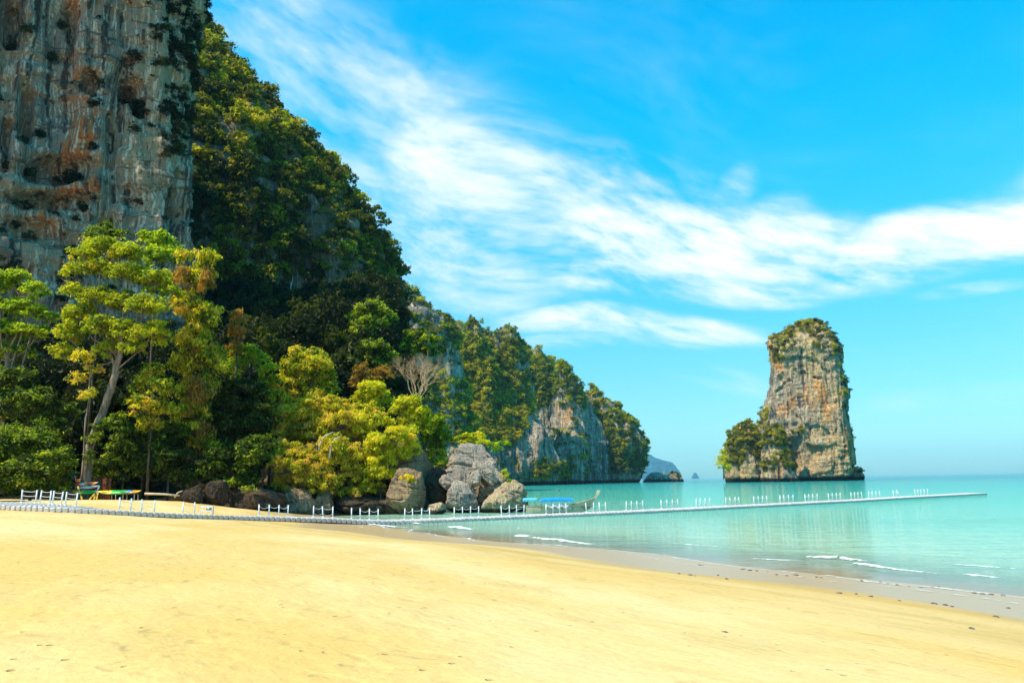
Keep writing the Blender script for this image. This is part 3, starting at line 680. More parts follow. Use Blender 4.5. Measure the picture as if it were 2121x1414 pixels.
# ------------------------------------------------------------------ forested mountain behind it
def build_mountain():
    lv = [(-75, 90, 230), (-25, 0, 330), (15, -60, 388), (50, -110, 442), (95, -130, 492), (165, -130, 545), (240, -130, 617), (310, -130, 682), (380, -130, 742), (430, -130, 768), (520, -130, 812), (600, -130, 836), (690, -130, 846), (800, -130, 868), (1010, -130, 895)]
    V = tower(lv, 330, 0.92, ELL(420), 1.3, 14, 5.5, 34.0, 0, -3.0, 8.5)
    W, Q, T = close_grid(V)
    o = link('forested_mountain', mesh_np('forested_mountain', W, Q, T, M['mount'])); tag(o, 'steep forested mountain rising behind the bare limestone cliff', 'mountain')
    rng = np.random.default_rng(6)
    def keep(p, n):
        nz = fbm(p * np.array([0.028, 0.028, 0.02]), 18, 3); px, py = proj(p)
        bare = sstep(nz, -0.02, 0.28) * sstep(-n[:, 2], -0.5, -0.15)
        bare = np.maximum(bare, (((px - 582) / 30) ** 2 + ((py - 625) / 55) ** 2 < 1) * 0.97)
        bare = np.maximum(bare, 0.75 * (((px - 690) / 65) ** 2 + ((py - 470) / 60) ** 2 < 1))
        return np.clip(0.98 - 0.88 * bare, 0, 1)
    p, n = surf_samples(V, 17000, rng, keep)
    px, py = proj(p)
    cover('mountain_forest', 'dense shrub and tree cover on the steep mountain slope', p, n, rng.gamma(3.0, 0.9, len(p)).clip(1.1, 6.2), C_HILL, 10, rng, 0.1,
          lambda p, g: g.beta(2.0, 2.8, len(p)) + 0.24 * fbm(p * 0.03, 3, 3))
build_mountain()

# ------------------------------------------------------------------ jungle at the foot, one dark mass
def build_jungle():
    rng = np.random.default_rng(7); n = 5200
    X = rng.uniform(-170, 0, n); Y = 112 + rng.random(n) ** 0.8 * 150
    edge = np.interp(Y, [100, 130, 250, 320], [-15, -13, -30, -36])
    px, _ = proj(np.stack([X, Y, 0 * X + 4], -1))
    k = (X < edge - 3) & (px > -120) & (Y > front_y(X) + 2) & (px < 900)
    X, Y = X[k], Y[k]; n = len(X); r = rng.uniform(1.8, 4.6, n)
    hgt = rng.uniform(0, 1, n) ** 1.5 * np.interp(Y, [110, 135, 260], [5, 15, 9]) * sstep(-X, 14, 40)
    p = np.stack([X, Y, ground_z(X, Y) + hgt], -1)
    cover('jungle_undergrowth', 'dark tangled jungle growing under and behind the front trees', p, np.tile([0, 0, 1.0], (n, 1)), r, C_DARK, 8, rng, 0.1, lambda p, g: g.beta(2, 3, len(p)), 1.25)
build_jungle()

# ------------------------------------------------------------------ headland in the distance, sea stack, islets
SPUR = lambda N: contour([(-1, 0.2), (-0.7, -0.7), (0.1, -1), (0.75, -0.75), (1, 0.1), (0.6, 1), (-0.6, 1)], N, 6)
def build_headland():
    parts = [  # levels, distance, depth, amp, seed
        ([(590, 700, 828), (612, 690, 866), (640, 690, 900), (662, 690, 935), (700, 690, 955), (1006, 690, 1010)], 690, 0.45, 9, 51),
        ([(655, 966, 982), (660, 961, 992), (674, 958, 1001), (692, 956, 1010), (760, 930, 1030), (1004, 880, 1060)], 790, 0.7, 6, 52),
        ([(676, 1036, 1054), (682, 1026, 1064), (694, 1021, 1082), (709, 1018, 1091), (742, 1005, 1099), (850, 985, 1106), (1004, 950, 1112)], 810, 0.7, 7, 53),
        ([(722, 1108, 1118), (730, 1101, 1128), (748, 1098, 1143), (800, 1090, 1160), (1001, 1080, 1180)], 950, 0.7, 6, 54),
        ([(750, 1153, 1166), (763, 1149, 1176), (792, 1146, 1197), (832, 1142, 1210), (882, 1138, 1222), (940, 1128, 1226), (1000, 1120, 1222)], 905, 0.8, 5, 55),
        ([(742, 950, 1010), (790, 925, 1065), (845, 912, 1105), (900, 905, 1140), (960, 905, 1165), (1003, 912, 1160)], 800, 0.42, 7, 56),
        ([(801, 1216, 1232), (818, 1211, 1253), (838, 1208, 1281), (862, 1208, 1301), (882, 1208, 1321), (903, 1209, 1333), (926, 1210, 1344), (946, 1210, 1338), (975, 1214, 1333), (999, 1218, 1330)], 1010, 0.75, 6, 57),
        ([(892, 1150, 1200), (930, 1120, 1222), (1000, 1110, 1232)], 860, 0.5, 6, 58),
        ([(664, 890, 940), (692, 880, 1014), (722, 880, 1094), (750, 890, 1146), (798, 940, 1202), (840, 980, 1228), (880, 1000, 1248), (930, 1000, 1262), (1001, 1000, 1270)], 985, 0.28, 6, 59)]
    root = empty('rocky_headland', P(1100, 1003, 830) * np.array([1, 1, 0]), 'long forested limestone headland running out to sea behind the grey boulders', 'headland')
    rng = np.random.default_rng(8); PA, NA = [], []
    names = ['ridge', 'peak', 'peak', 'peak', 'pinnacle', 'cliff_face', 'nose', 'buttress', 'back_wall']
    for (lv, Y, ry, amp, seed), nm in zip(parts, names):
        V = tower(lv, Y, ry, SPUR(260), 2.2, seed, amp, 42.0, 4.0, -3.0, 2.8)
        W, Q, T = close_grid(V); link(nm, mesh_np(nm, off(W, root), Q, T, M['karst']), root)
        def keep(p, n):
            nz = fbm(p * 0.018, 61, 3); px, py = proj(p)
            thr = np.interp(px, [920, 1060, 1100, 1230], [905, 880, 825, 815]); cliffy = sstep(py + 45 * nz, thr, thr + 30) if nm != 'nose' else sstep(py + 30 * nz, 955, 985)
            if nm == 'pinnacle': cliffy = np.maximum(cliffy, 0.86 * sstep(py + 40 * nz, 740, 780))
            if nm in ('peak',): cliffy = np.maximum(cliffy, 0.9 * (n[:, 0] > 0.55) * (px > 1060))
            tuft = ((px - 1135) / 40) ** 2 + ((py - 985) / 32) ** 2 < 1
            pr = np.clip(1 - 0.97 * cliffy, 0, 1) * np.clip(1.0 - 0.8 * sstep(nz, 0.05, 0.4), 0, 1)
            pr = np.where(tuft, 0.9, pr); return pr * (p[:, 2] > 5)
        p, n = surf_samples(V, 3400, rng, keep); PA.append(p); NA.append(n)
    p = np.concatenate(PA); n = np.concatenate(NA); r = rng.gamma(3.6, 1.0, len(p)).clip(1.6, 6.2)
    cover('headland_forest', 'patchy forest covering the slopes of the distant headland', p, n, r, C_FAR, 8, rng, 0.05, lambda p, g: g.beta(2.4, 2.4, len(p)) + 0.25 * fbm(p * 0.012, 4, 3))
    # low rocks off the tip
    for lv, Y, seed, lab in [([(978, 1352, 1372), (988, 1338, 1392), (998, 1332, 1400)], 1050, 71, 'low dark reef rock trailing off the tip of the headland'),
                             ([(977, 1392, 1398), (988, 1384, 1411), (997.5, 1380, 1416)], 1070, 72, 'small pointed islet with a green top beyond the low reef rock')]:
        V = tower(lv, Y, 0.6, SPUR(80), 1.2, seed, 2.2, 14.0, 1.0, -2.0)
        W, Q, T = close_grid(V); o = link('reef_rock', mesh_np('reef_rock', W, Q, T, M['karst'])); tag(o, lab, 'rock')
        if seed == 72:
            p, n = surf_samples(V, 60, rng, lambda p, n: (n[:, 2] > 0.3) * (p[:, 2] > 6) * 1.0)
            cover('islet_shrubs', 'green shrubs on the small pointed islet', p, n, rng.uniform(1.5, 3, len(p)), C_HILL, 10, rng)
build_headland()

def build_stack():
    plan = contour([(-1, 0.35), (-0.9, 0.0), (-0.4, -0.45), (0.36, -1.0), (0.47, -0.98), (0.90, 0.1), (1, 0.5), (0.7, 1.0), (-0.6, 1.0)], 420, 3)
    Y = 710
    lv = [(668, 1655, 1690), (674, 1640, 1706), (682, 1622, 1714), (694, 1600, 1718), (704, 1581, 1722), (716, 1583, 1728), (728, 1586, 1738), (745, 1592, 1741), (765, 1594, 1743), (792, 1592, 1748), (810, 1588, 1751), (830, 1585, 1754), (852, 1576, 1754), (880, 1572, 1758), (915, 1570, 1762), (950, 1572, 1766), (972, 1578, 1768), (985, 1584, 1758), (998, 1590, 1748)]
    root = empty('sea_stack', P(1670, 998, Y) * np.array([1, 1, 0]), 'tall sunlit limestone sea stack standing alone in the bay', 'sea stack')
    def extra(V, nr):
        px, py = proj(V); f = V[..., 1] < Y
        q = ((px - 1655) / 48) ** 2 + ((py - 945) / 40) ** 2
        d = -4.5 * np.clip(1.2 - q, 0, 1) * f + 3.0 * sstep(py, 960, 990) * f
        d = d + 2.2 * np.round(1.4 * fbm(V * np.array([0.03, 0.03, 0.055]), 91, 2)) * f
        return d
    V = tower(lv, Y, 0.85, plan, 1.1, 81, 3.0, 24.0, 3.2, -3.0, 1.2, extra)
    W, Q, T = close_grid(V); link('rock_tower', mesh_np('rock_tower', off(W, root), Q, T, M['stack']), root)
    rng = np.random.default_rng(9)
    V2 = tower([(874, 1538, 1560), (885, 1518, 1570), (905, 1505, 1578), (940, 1492, 1586), (965, 1487, 1600), (998, 1488, 1606)], Y - 8, 0.6, SPUR(200), 1.2, 82, 3.0, 18.0, 2.6, -3.0, 2.4)
    W, Q, T = close_grid(V2); link('shoulder_mound', mesh_np('shoulder_mound', off(W, root), Q, T, M['stack']), root)
    V4 = tower([(842, 1590, 1604), (870, 1584, 1618), (905, 1578, 1632), (950, 1574, 1640), (985, 1574, 1652), (998, 1572, 1660)], Y - 30, 0.5, SPUR(160), 1.2, 84, 2.6, 16.0, 1.5, -3.0, 1.5)
    W, Q, T = close_grid(V4); link('lower_ridge', mesh_np('lower_ridge', off(W, root), Q, T, M['stack']), root)
    V3 = tower([(966, 1762, 1772), (975, 1752, 1784), (984, 1740, 1790), (993, 1736, 1792)], Y + 12, 0.6, SPUR(120), 1.0, 83, 1.6, 14.0, 1.6, -3.0, 0.5)
    W, Q, T = close_grid(V3); link('low_islet', mesh_np('low_islet', off(W, root), Q, T, M['stack']), root)
    PA, NA = [], []
    def k1(p, n):
        px, py = proj(p); nz = fbm(p * 0.045, 95, 3)
        top = sstep(-(py + 22 * nz + 0.55 * np.abs(px - 1690) * (px < 1690)), -745, -715) * (1 - 0.9 * (((px - 1662) / 20) ** 2 + ((py - 712) / 26) ** 2 < 1))
        top = np.maximum(top, sstep(-(py + 22 * nz), -745, -722) * (px < 1650) * 0.8)
        low = 0.95 * (((px - 1598 - 0.28 * (py - 900)) / (22 + 10 * nz)) ** 2 < 1) * sstep(py + 20 * nz, 835, 855)
        dk = 0.35 * (px > 1728) * (nz > 0.25)
        tuft = 0.9 * (((px - 1650) / 14) ** 2 + ((py - 898) / 12) ** 2 < 1) + 0.5 * (nz > 0.62)
        return np.clip(top + low + dk + tuft, 0, 1) * (p[:, 2] > 6)
    p, n = surf_samples(V, 3600, rng, k1); PA.append(p); NA.append(n)
    p, n = surf_samples(V2, 1300, rng, lambda p, n: np.clip(0.95 * sstep(p[:, 2] + 9 * fbm(p * 0.05, 96, 3), 11, 20), 0, 1)); PA.append(p); NA.append(n)
    p, n = surf_samples(V4, 900, rng, lambda p, n: np.clip(0.85 * (fbm(p * 0.05, 97, 3) > -0.25) * sstep(p[:, 2], 6, 12), 0, 1)); PA.append(p); NA.append(n)
    p, n = surf_samples(V3, 90, rng, lambda p, n: (n[:, 2] > 0.15) * (p[:, 2] > 6) * 1.0); PA.append(p); NA.append(n)
    p = np.concatenate(PA); n = np.concatenate(NA)
    cover('stack_shrubs', 'green and brown shrubs on the top and shoulder of the sea stack', p, n, rng.gamma(4, 0.5, len(p)).clip(0.9, 3.8), C_HILL, 10, rng, 0.1, lambda p, g: g.beta(2.2, 2.4, len(p)) + 0.15 * fbm(p * 0.04, 5, 2))
    # one pale yellow-green tree on the left shore of the mound
    tr = empty('shore_tree', P(1498, 985, Y - 30) * np.array([1, 1, 0]) + np.array([0, 0, 3.0]), 'pale yellow green tree on the left shoulder of the sea stack', 'tree')
    lob = []
    for (px, py, r) in [(1500, 950, 11), (1494, 962, 12), (1505, 968, 11), (1490, 948, 6), (1498, 936, 7)]:
        lob.append((P(px, py, Y - 32), np.array([1, 1, 0.9]) * r * Y / F))
    link('crown', crown_mesh('crown', lob, 0.9, 0.9, rng, M['lf_yellow'], tr.location), tr)
    MB().tube([P(1499, 992, Y - 30), P(1498, 965, Y - 31)], [0.5, 0.3]).build('trunk', M['bark'], tr)
build_stack()

def build_isles():
    for (lv, Y, seed, lab) in [([(941, 1338, 1346), (948, 1334, 1358), (953, 1332, 1376), (957, 1330, 1392), (967, 1330, 1400), (978, 1330, 1407), (992, 1330, 1411)], 12500, 101, 'hazy blue island on the horizon behind the tip of the headland'),
                               ([(979, 1437, 1441), (984, 1434, 1444), (991, 1431, 1449)], 14000, 102, 'tiny hazy blue islet on the horizon left of the sea stack')]:
        V = tower(lv, Y, 0.5, SPUR(160), 9.0, seed, 24.0, 260.0, 0, -3.0)
        W, Q, T = close_grid(V); o = link('distant_island', mesh_np('distant_island', W, Q, T, M['isle'])); tag(o, lab, 'island')
build_isles()

# ------------------------------------------------------------------ boulders and outcrop rocks
_ico = {}
def ico(sub):
    if sub not in _ico:
        bm = bmesh.new(); bmesh.ops.create_icosphere(bm, subdivisions=sub, radius=1.0)
        V = np.array([v.co[:] for v in bm.verts]); T = np.array([[v.index for v in f.verts] for f in bm.faces]); bm.free(); _ico[sub] = (V, T)
    return _ico[sub]
def boulder(name, label, px, py, rx, ry, Y, mat, seed, cuts=14, sub=5, rough=1.0, tilt=0.0, depth=None, axis=None, peak=0.0, extra=None, group=None, parent=None):
    rng = np.random.default_rng(seed); V, T = ico(sub); V = V.copy()
    for k in range(cuts):
        d = rng.normal(size=3); d[2] = abs(d[2]) * 0.8 - 0.1; d /= np.linalg.norm(d); h = rng.uniform(0.52, 0.86)
        s_ = V @ d; V = V - np.clip(s_ - h, 0, None)[:, None] * d * 0.92
    k = Y / F * 1.14; R = np.array([rx * k, (depth or 0.5 * (rx + ry)) * k, ry * k])
    V[:, 0] = V[:, 0] * (1 - peak * np.clip(V[:, 2], 0, 1))
    W = V * R
    if tilt:
        c, s_ = math.cos(tilt), math.sin(tilt); W = np.stack([W[:, 0] * c + W[:, 2] * s_, W[:, 1], -W[:, 0] * s_ + W[:, 2] * c], -1)
    n = V / (np.linalg.norm(V, axis=1)[:, None] + 1e-9); m_ = R.mean(); c0 = P(px, py, Y); q = (W + c0) / m_
    W = W + n * (m_ * rough * (0.13 * fbm(q * 1.3, seed, 3) + 0.045 * fbm(q * np.array([4.5, 4.5, 6.5]), seed + 3, 4) - 0.11 * (1 - sstep(np.abs(vnoise(q @ np.array([[1.0, 0.3, 0.5], [0.2, 1.1, 0.3], [0.6, 0.2, 2.0]]), seed + 7)), 0.0, 0.10)) - 0.05 * (1 - sstep(np.abs(vnoise(q @ np.array([[2.2, 0.3, 1.5], [0.2, 2.1, 0.3], [1.6, 0.2, 4.0]]), seed + 8)), 0.0, 0.12))))[:, None]
    W = W + c0
    if extra is not None: W = extra(W)
    o = link(name, mesh_np(name, off(W, parent), None, T, mat), parent)
    if label: tag(o, label, 'rock', group)
    return o
boulder('sea_boulder', 'largest grey boulder with a pale pointed top beside the boat', 976, 976, 80, 50, 117, M['boulder'], 301, 15, 6, 1.0, 0.12, 60, peak=0.30)
boulder('sea_boulder', 'rounded grey boulder in the middle below the largest pointed one', 958, 1027, 40, 33, 111.5, M['boulder'], 312, 13, 5, 0.8)
boulder('sea_boulder', 'wide brown boulder right of the group, nearest the boat', 1052, 1036, 62, 42, 111, M['boulder_tan'], 303, 14, 6, 0.9, 0.18, peak=0.15)
boulder('rock_slab', 'narrow pale slab leaning down the front of the largest boulder', 1008, 979, 36, 14, 113, M['boulder'], 304, 12, 5, 0.8, 0.75, 16)
boulder('sea_boulder', 'shadowed grey rock low in the pile behind the round middle boulder', 1000, 1025, 34, 34, 115, M['boulder_brown'], 319, 10, 5)
boulder('rock_slab', 'small grey block wedged under the leaning pale slab', 985, 992, 14, 14, 112, M['boulder'], 305, 13, 5, 0.8)
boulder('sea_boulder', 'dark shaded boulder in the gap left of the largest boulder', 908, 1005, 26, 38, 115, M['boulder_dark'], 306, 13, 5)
boulder('rock_slab', 'low grey ledge at the left foot of the largest boulder', 932, 998, 22, 13, 113, M['boulder'], 307, 13, 5, 1.0, 0.2)
boulder('sea_boulder', 'small tan rock at the water edge between two rope railings', 905, 1052, 22, 14, 107.5, M['boulder_tan'], 308, 13, 5, 0.8)
boulder('sea_boulder', 'smooth grey rock sloping down right of the vine covered outcrop', 846, 1018, 46, 42, 110, M['boulder_brown'], 309, 13, 6, 0.9, 0.45)
boulder('sea_boulder', 'brown cracked rock under the left end of the vine outcrop', 612, 1040, 44, 28, 107.5, M['boulder_brown'], 310, 15, 6, 1.1)
boulder('sea_boulder', 'small brown rock beside the cracked rock under the vines', 668, 1040, 24, 24, 108.5, M['boulder_brown'], 311, 13, 5)
boulder('vine_outcrop', 'big rock outcrop hung with yellow green vines above the beach', 715, 975, 165, 108, 118, M['boulder_brown'], 313, 17, 6, 1.2, 0.05, 90, peak=0.2)
boulder('vine_outcrop', 'near black rock foot under the vine outcrop, coloured for the cave shade', 750, 1045, 90, 26, 112, M['boulder_dark'], 314, 14, 5, 1.2)  # solid dark boulder, its colour stands in for the cave's shade
boulder('vine_outcrop', 'grey rock shoulder rising at the right end of the vine outcrop', 848, 960, 40, 62, 116, M['boulder_brown'], 315, 14, 5, 1.0)
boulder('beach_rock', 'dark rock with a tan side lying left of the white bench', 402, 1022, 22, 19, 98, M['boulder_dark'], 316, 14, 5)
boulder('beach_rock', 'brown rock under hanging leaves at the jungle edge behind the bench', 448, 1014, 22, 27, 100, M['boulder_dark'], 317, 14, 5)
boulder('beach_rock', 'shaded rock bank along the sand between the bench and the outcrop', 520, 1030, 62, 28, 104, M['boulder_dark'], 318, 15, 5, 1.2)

# ------------------------------------------------------------------ trees and shrubs near the beach
def gl(px, py, Y): 
    p = P(px, py, Y); p[2] = float(ground_z(p[0], p[1])); return p
def plant(name, label, cat, Y, lobes, mat, leaf=0.42, dens=2.3, trunk=None, tmat='bark_dark', seed=1, tr=0.16, parts=None, dz=0.0, group=None, **kw):
    """lobes: (px, py, rx, ry[, dY]) leaf masses; trunk: (px, py, radius) points upwards, or None for a short hidden stem"""
    rng = np.random.default_rng(seed); k = Y / F; L = []; dens = dens * 1.9
    for q in lobes:
        px, py, rx, ry = q[:4]; dy = q[4] if len(q) > 4 else rng.uniform(-1.2, 1.2)
        L.append((P(px, py, Y + dy), np.array([rx * k, 0.5 * (rx + ry) * k, ry * k])))
    cm = np.mean([c for c, r in L], 0); b0 = P(trunk[0][0], trunk[0][1], Y) if trunk else np.array([cm[0], Y, 0.0])
    b0[2] = float(ground_z(b0[0], b0[1])) - 0.1
    root = empty(name, b0, label, cat, group)
    cw = link('crown', crown_mesh('crown', L, leaf, dens, rng, M[mat], b0, **kw), root)
    mb = MB()
    if trunk:
        path = [P(x, y, Y) for x, y, r in trunk]; path[0] = b0.copy(); rad = [r for _, _, r in trunk]
        pp = np.array(path); t = np.arange(len(pp)); tt = np.linspace(0, len(pp) - 1, (len(pp) - 1) * 4 + 1)
        pp = np.stack([np.interp(tt, t, pp[:, i]) for i in range(3)], -1); pp[1:-1] += rng.normal(0, 0.05, (len(pp) - 2, 3)); mb.tube(pp, np.interp(tt, t, rad), 9)
        top = pp[-1]; rt = rad[-1]
    else:
        lowc = min(L, key=lambda q: q[0][2])[0]; top = np.array([cm[0], Y, max(lowc[2], b0[2] + 0.6)]); mb.tube([b0, (b0 + top) / 2 + rng.normal(0, 0.15, 3), top], [tr * 1.3, tr, tr * 0.7], 7); rt = tr * 0.7
    mb.build('trunk', M[tmat], root)
    br = MB()
    for c, r in L:   # one limb to each leaf mass, forked
        tp = top
        if trunk: tp = pp[int(rng.uniform(0.62, 1.0) * (len(pp) - 1))]
        mid = (tp * 0.5 + c * 0.5) + rng.normal(0, 0.35, 3) - np.array([0, 0, 0.10 * np.linalg.norm(c - tp)]); br.tube([tp, mid, c], [rt * 0.62, rt * 0.42, rt * 0.2], 5)
        for j in range(3):
            e = c + rng.normal(0, 0.5, 3) * r; br.tube([mid * 0.35 + c * 0.65, e], [rt * 0.25, 0.02], 4)
    br.build('branches', M[tmat], root)
    for (nm, mt, lb, lf, dn, kk) in (parts or []):
        L2 = [(P(q[0], q[1], Y - 1.2), np.array([q[2] * k, 0.5 * (q[2] + q[3]) * k, q[3] * k])) for q in lb]
        link(nm, crown_mesh(nm, L2, lf, dn, rng, M[mt], b0, **kk), root)
    return root

plant('broadleaf_shrub', 'big glossy green shrub at the far left edge of the beach', 'shrub', 95, [(-30, 950, 60, 55), (25, 925, 50, 42), (75, 930, 45, 38), (20, 985, 60, 40), (85, 980, 52, 42), (125, 985, 32, 38), (130, 950, 28, 25), (40, 1010, 60, 22), (105, 1012, 45, 18)], 'lf_green', 0.36, 2.4, seed=11, tbias=0.06)
plant('canopy_tree', 'layered bright green tree cut off by the left edge', 'tree', 106, [(-20, 590, 55, 26), (30, 580, 45, 20), (75, 605, 36, 20), (0, 635, 60, 26), (60, 645, 42, 20), (95, 660, 24, 15), (10, 690, 60, 28), (65, 690, 36, 22), (-20, 730, 50, 30), (40, 735, 40, 22)], 'lf_bright', 0.46, 2.0, [(-5, 960, 0.5), (5, 840, 0.42), (20, 720, 0.3)], 'bark', 12, zflat=0.55, up=0.8)
plant('jungle_tree', 'dark leafy tree under the layered bright tree at left', 'tree', 103, [(15, 795, 45, 35), (55, 790, 35, 28), (20, 850, 55, 40), (75, 840, 40, 35), (105, 890, 36, 32), (140, 860, 25, 25)], 'lf_green', 0.42, 1.8, seed=13, tbias=-0.12)
plant('tall_tree', 'tallest pale trunked tree with golden green crown above the kayaks', 'tree', 100,
      [(215, 512, 42, 22), (172, 530, 32, 18), (262, 530, 40, 22), (150, 562, 26, 18), (205, 562, 44, 22), (268, 572, 45, 24), (322, 585, 40, 24), (355, 610, 22, 24), (150, 605, 28, 18), (195, 618, 40, 24), (250, 630, 38, 24), (308, 640, 42, 26), (160, 655, 36, 24), (140, 700, 28, 30), (205, 680, 38, 28), (262, 690, 40, 30), (320, 690, 30, 28), (225, 725, 30, 22), (130, 735, 22, 26), (275, 725, 28, 20)],
      'lf_tall', 0.36, 1.9, [(176, 975, 0.68), (184, 930, 0.52), (202, 880, 0.48), (220, 835, 0.46), (234, 790, 0.44), (246, 745, 0.36), (252, 715, 0.28), (254, 660, 0.18)], 'bark', 14, zflat=0.85, up=0.55, sub=1.5,
      parts=[('ivy', 'lf_green', [(228, 885, 30, 22), (240, 868, 20, 16), (196, 915, 18, 24), (186, 950, 14, 20), (208, 890, 14, 18)], 0.34, 1.9, {})])
plant('round_tree', 'round bright green crown showing above the tallest tree', 'tree', 113, [(330, 505, 34, 24), (305, 492, 24, 15), (345, 530, 30, 26), (318, 535, 28, 24)], 'lf_bright', 0.40, 2.3, seed=15)
plant('round_tree', 'dark green crown behind the top of the tallest tree', 'tree', 115, [(205, 478, 32, 18), (235, 488, 26, 18), (190, 495, 24, 18)], 'lf_green', 0.42, 2.0, seed=16)
plant('vine_draped_tree', 'tall column shaped tree smothered in green and rusty vines', 'tree', 107,
      [(388, 532, 24, 22), (430, 538, 26, 24), (410, 580, 40, 32), (385, 640, 34, 36), (425, 660, 30, 36), (400, 705, 44, 36), (385, 760, 36, 36), (432, 750, 34, 36), (405, 815, 40, 38), (400, 870, 36, 38), (420, 925, 30, 36)], 'lf_vine', 0.36, 1.9, [(405, 990, 0.5), (405, 800, 0.4), (408, 600, 0.3)], 'bark_dark', 17, droop=0.8, tbias=-0.08,
      parts=[('dry_vines', 'lf_dry', [(380, 580, 24, 30), (428, 592, 14, 40), (405, 835, 20, 60), (418, 905, 22, 40), (402, 745, 16, 34)], 0.34, 1.5, {'droop': 1.2})])
plant('vine_shrub', 'vine covered bush right of the pale leaning trunk', 'shrub', 101.5, [(318, 770, 22, 18), (305, 800, 32, 24), (335, 810, 28, 26), (295, 845, 30, 28), (340, 855, 34, 28), (310, 885, 30, 24)], 'lf_vine', 0.36, 1.9, seed=18, tbias=-0.12)
plant('slender_tree', 'thin pale stemmed tree left of the leaning trunk', 'tree', 99, [(172, 745, 26, 24), (195, 770, 20, 18), (160, 790, 18, 20), (182, 820, 20, 18)], 'lf_vine', 0.34, 1.4, [(170, 985, 0.13), (176, 890, 0.11), (186, 800, 0.09), (186, 760, 0.06)], 'bark', 19)
plant('rusty_vine_tree', 'small rust orange vine topped tree right of the vine column', 'tree', 112, [(494, 660, 16, 18), (486, 690, 16, 22), (500, 690, 12, 20), (484, 725, 14, 20)], 'lf_dry', 0.36, 1.8, seed=20, droop=0.8)
plant('leafy_bush', 'sunlit green bush just right of the vine column', 'shrub', 113, [(505, 735, 32, 24), (535, 745, 26, 20), (480, 770, 28, 28), (555, 770, 22, 22)], 'lf_bright', 0.40, 2.0, seed=21, tbias=-0.05)
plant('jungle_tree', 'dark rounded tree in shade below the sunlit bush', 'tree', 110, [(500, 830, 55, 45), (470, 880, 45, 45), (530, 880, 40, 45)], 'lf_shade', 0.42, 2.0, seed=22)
plant('jungle_shrub', 'dark shrub at the sand edge behind the white bench', 'shrub', 104, [(470, 950, 45, 38), (505, 980, 35, 32), (440, 975, 32, 30), (530, 940, 35, 40), (515, 1000, 24, 18)], 'lf_green', 0.42, 1.9, seed=23, tbias=-0.12)
plant('jungle_shrub', 'dark shrub at the jungle foot right of the kayaks', 'shrub', 104, [(345, 945, 45, 38), (320, 980, 36, 30), (375, 985, 30, 28), (360, 905, 40, 30)], 'lf_green', 0.42, 1.8, seed=24, tbias=-0.16)
plant('jungle_shrub', 'leafy shrub standing behind the reed fence and kayaks', 'shrub', 104.5, [(265, 945, 42, 32), (235, 965, 36, 28), (290, 975, 32, 28), (270, 905, 38, 28), (200, 985, 26, 16)], 'lf_green', 0.40, 1.9, seed=25, tbias=-0.08)
plant('round_tree', 'round vine covered tree standing clear in the middle of the jungle', 'tree', 118, [(632, 738, 38, 22), (602, 760, 28, 24), (660, 762, 36, 26), (630, 785, 48, 32), (675, 800, 26, 30), (600, 810, 34, 30), (645, 825, 40, 24), (585, 835, 24, 18)], 'lf_vine', 0.38, 2.2, seed=26, tbias=-0.12)
plant('leafy_bush', 'bush tucked between the dark round tree and the vine covered tree', 'shrub', 114, [(560, 800, 24, 24), (575, 830, 26, 22), (548, 835, 22, 26)], 'lf_vine', 0.38, 1.8, seed=27, tbias=-0.15)
plant('jungle_tree', 'upper lit tree at the foot of the mountain right edge', 'tree', 165, [(770, 642, 36, 18), (740, 660, 26, 18), (795, 660, 26, 20), (765, 678, 36, 22), (735, 690, 20, 20)], 'lf_green', 0.62, 2.2, seed=28, tbias=0.12)
plant('jungle_tree', 'second lit tree below the upper one at the mountain foot', 'tree', 152, [(775, 722, 36, 18), (748, 738, 26, 18), (805, 742, 26, 16), (780, 755, 34, 18)], 'lf_green', 0.58, 2.2, seed=29, tbias=0.08)
plant('jungle_tree', 'dark tree left of the lit trees at the mountain foot', 'tree', 145, [(705, 760, 34, 30), (725, 800, 30, 30), (690, 795, 26, 26)], 'lf_shade', 0.55, 2.0, seed=30)
plant('jungle_tree', 'green tree on the skyline directly above the bare tree', 'tree', 168, [(862, 696, 30, 14), (890, 708, 24, 16), (850, 716, 26, 16), (880, 728, 26, 16), (905, 726, 14, 12)], 'lf_green', 0.62, 2.0, seed=31, tbias=0.08)
plant('dry_shrub', 'brownish dry shrub behind the yellow domed bushes', 'shrub', 128, [(748, 772, 20, 20), (795, 775, 22, 18), (770, 788, 22, 16), (735, 795, 14, 18)], 'lf_dry', 0.42, 1.8, seed=32)
plant('domed_vine_bush', 'yellow green domed bush left of the bare tree', 'shrub', 122, [(770, 808, 30, 20), (752, 828, 26, 20), (788, 830, 26, 22), (768, 848, 34, 18)], 'lf_yellow', 0.36, 2.3, seed=33, zflat=0.9)
plant('domed_vine_bush', 'yellow green domed bush below the bare tree', 'shrub', 117, [(845, 838, 28, 20), (830, 856, 24, 20), (868, 860, 26, 22), (852, 880, 34, 22), (885, 885, 20, 24)], 'lf_yellow', 0.36, 2.3, seed=34, tbias=-0.05)
plant('leafy_bush', 'pure green bush at the right end of the jungle', 'shrub', 119, [(905, 880, 22, 24), (915, 905, 20, 20), (893, 912, 22, 22), (908, 930, 18, 14)], 'lf_bright', 0.38, 2.3, seed=35, tbias=-0.22)
VG = 'vine shrubs on the rock outcrop'
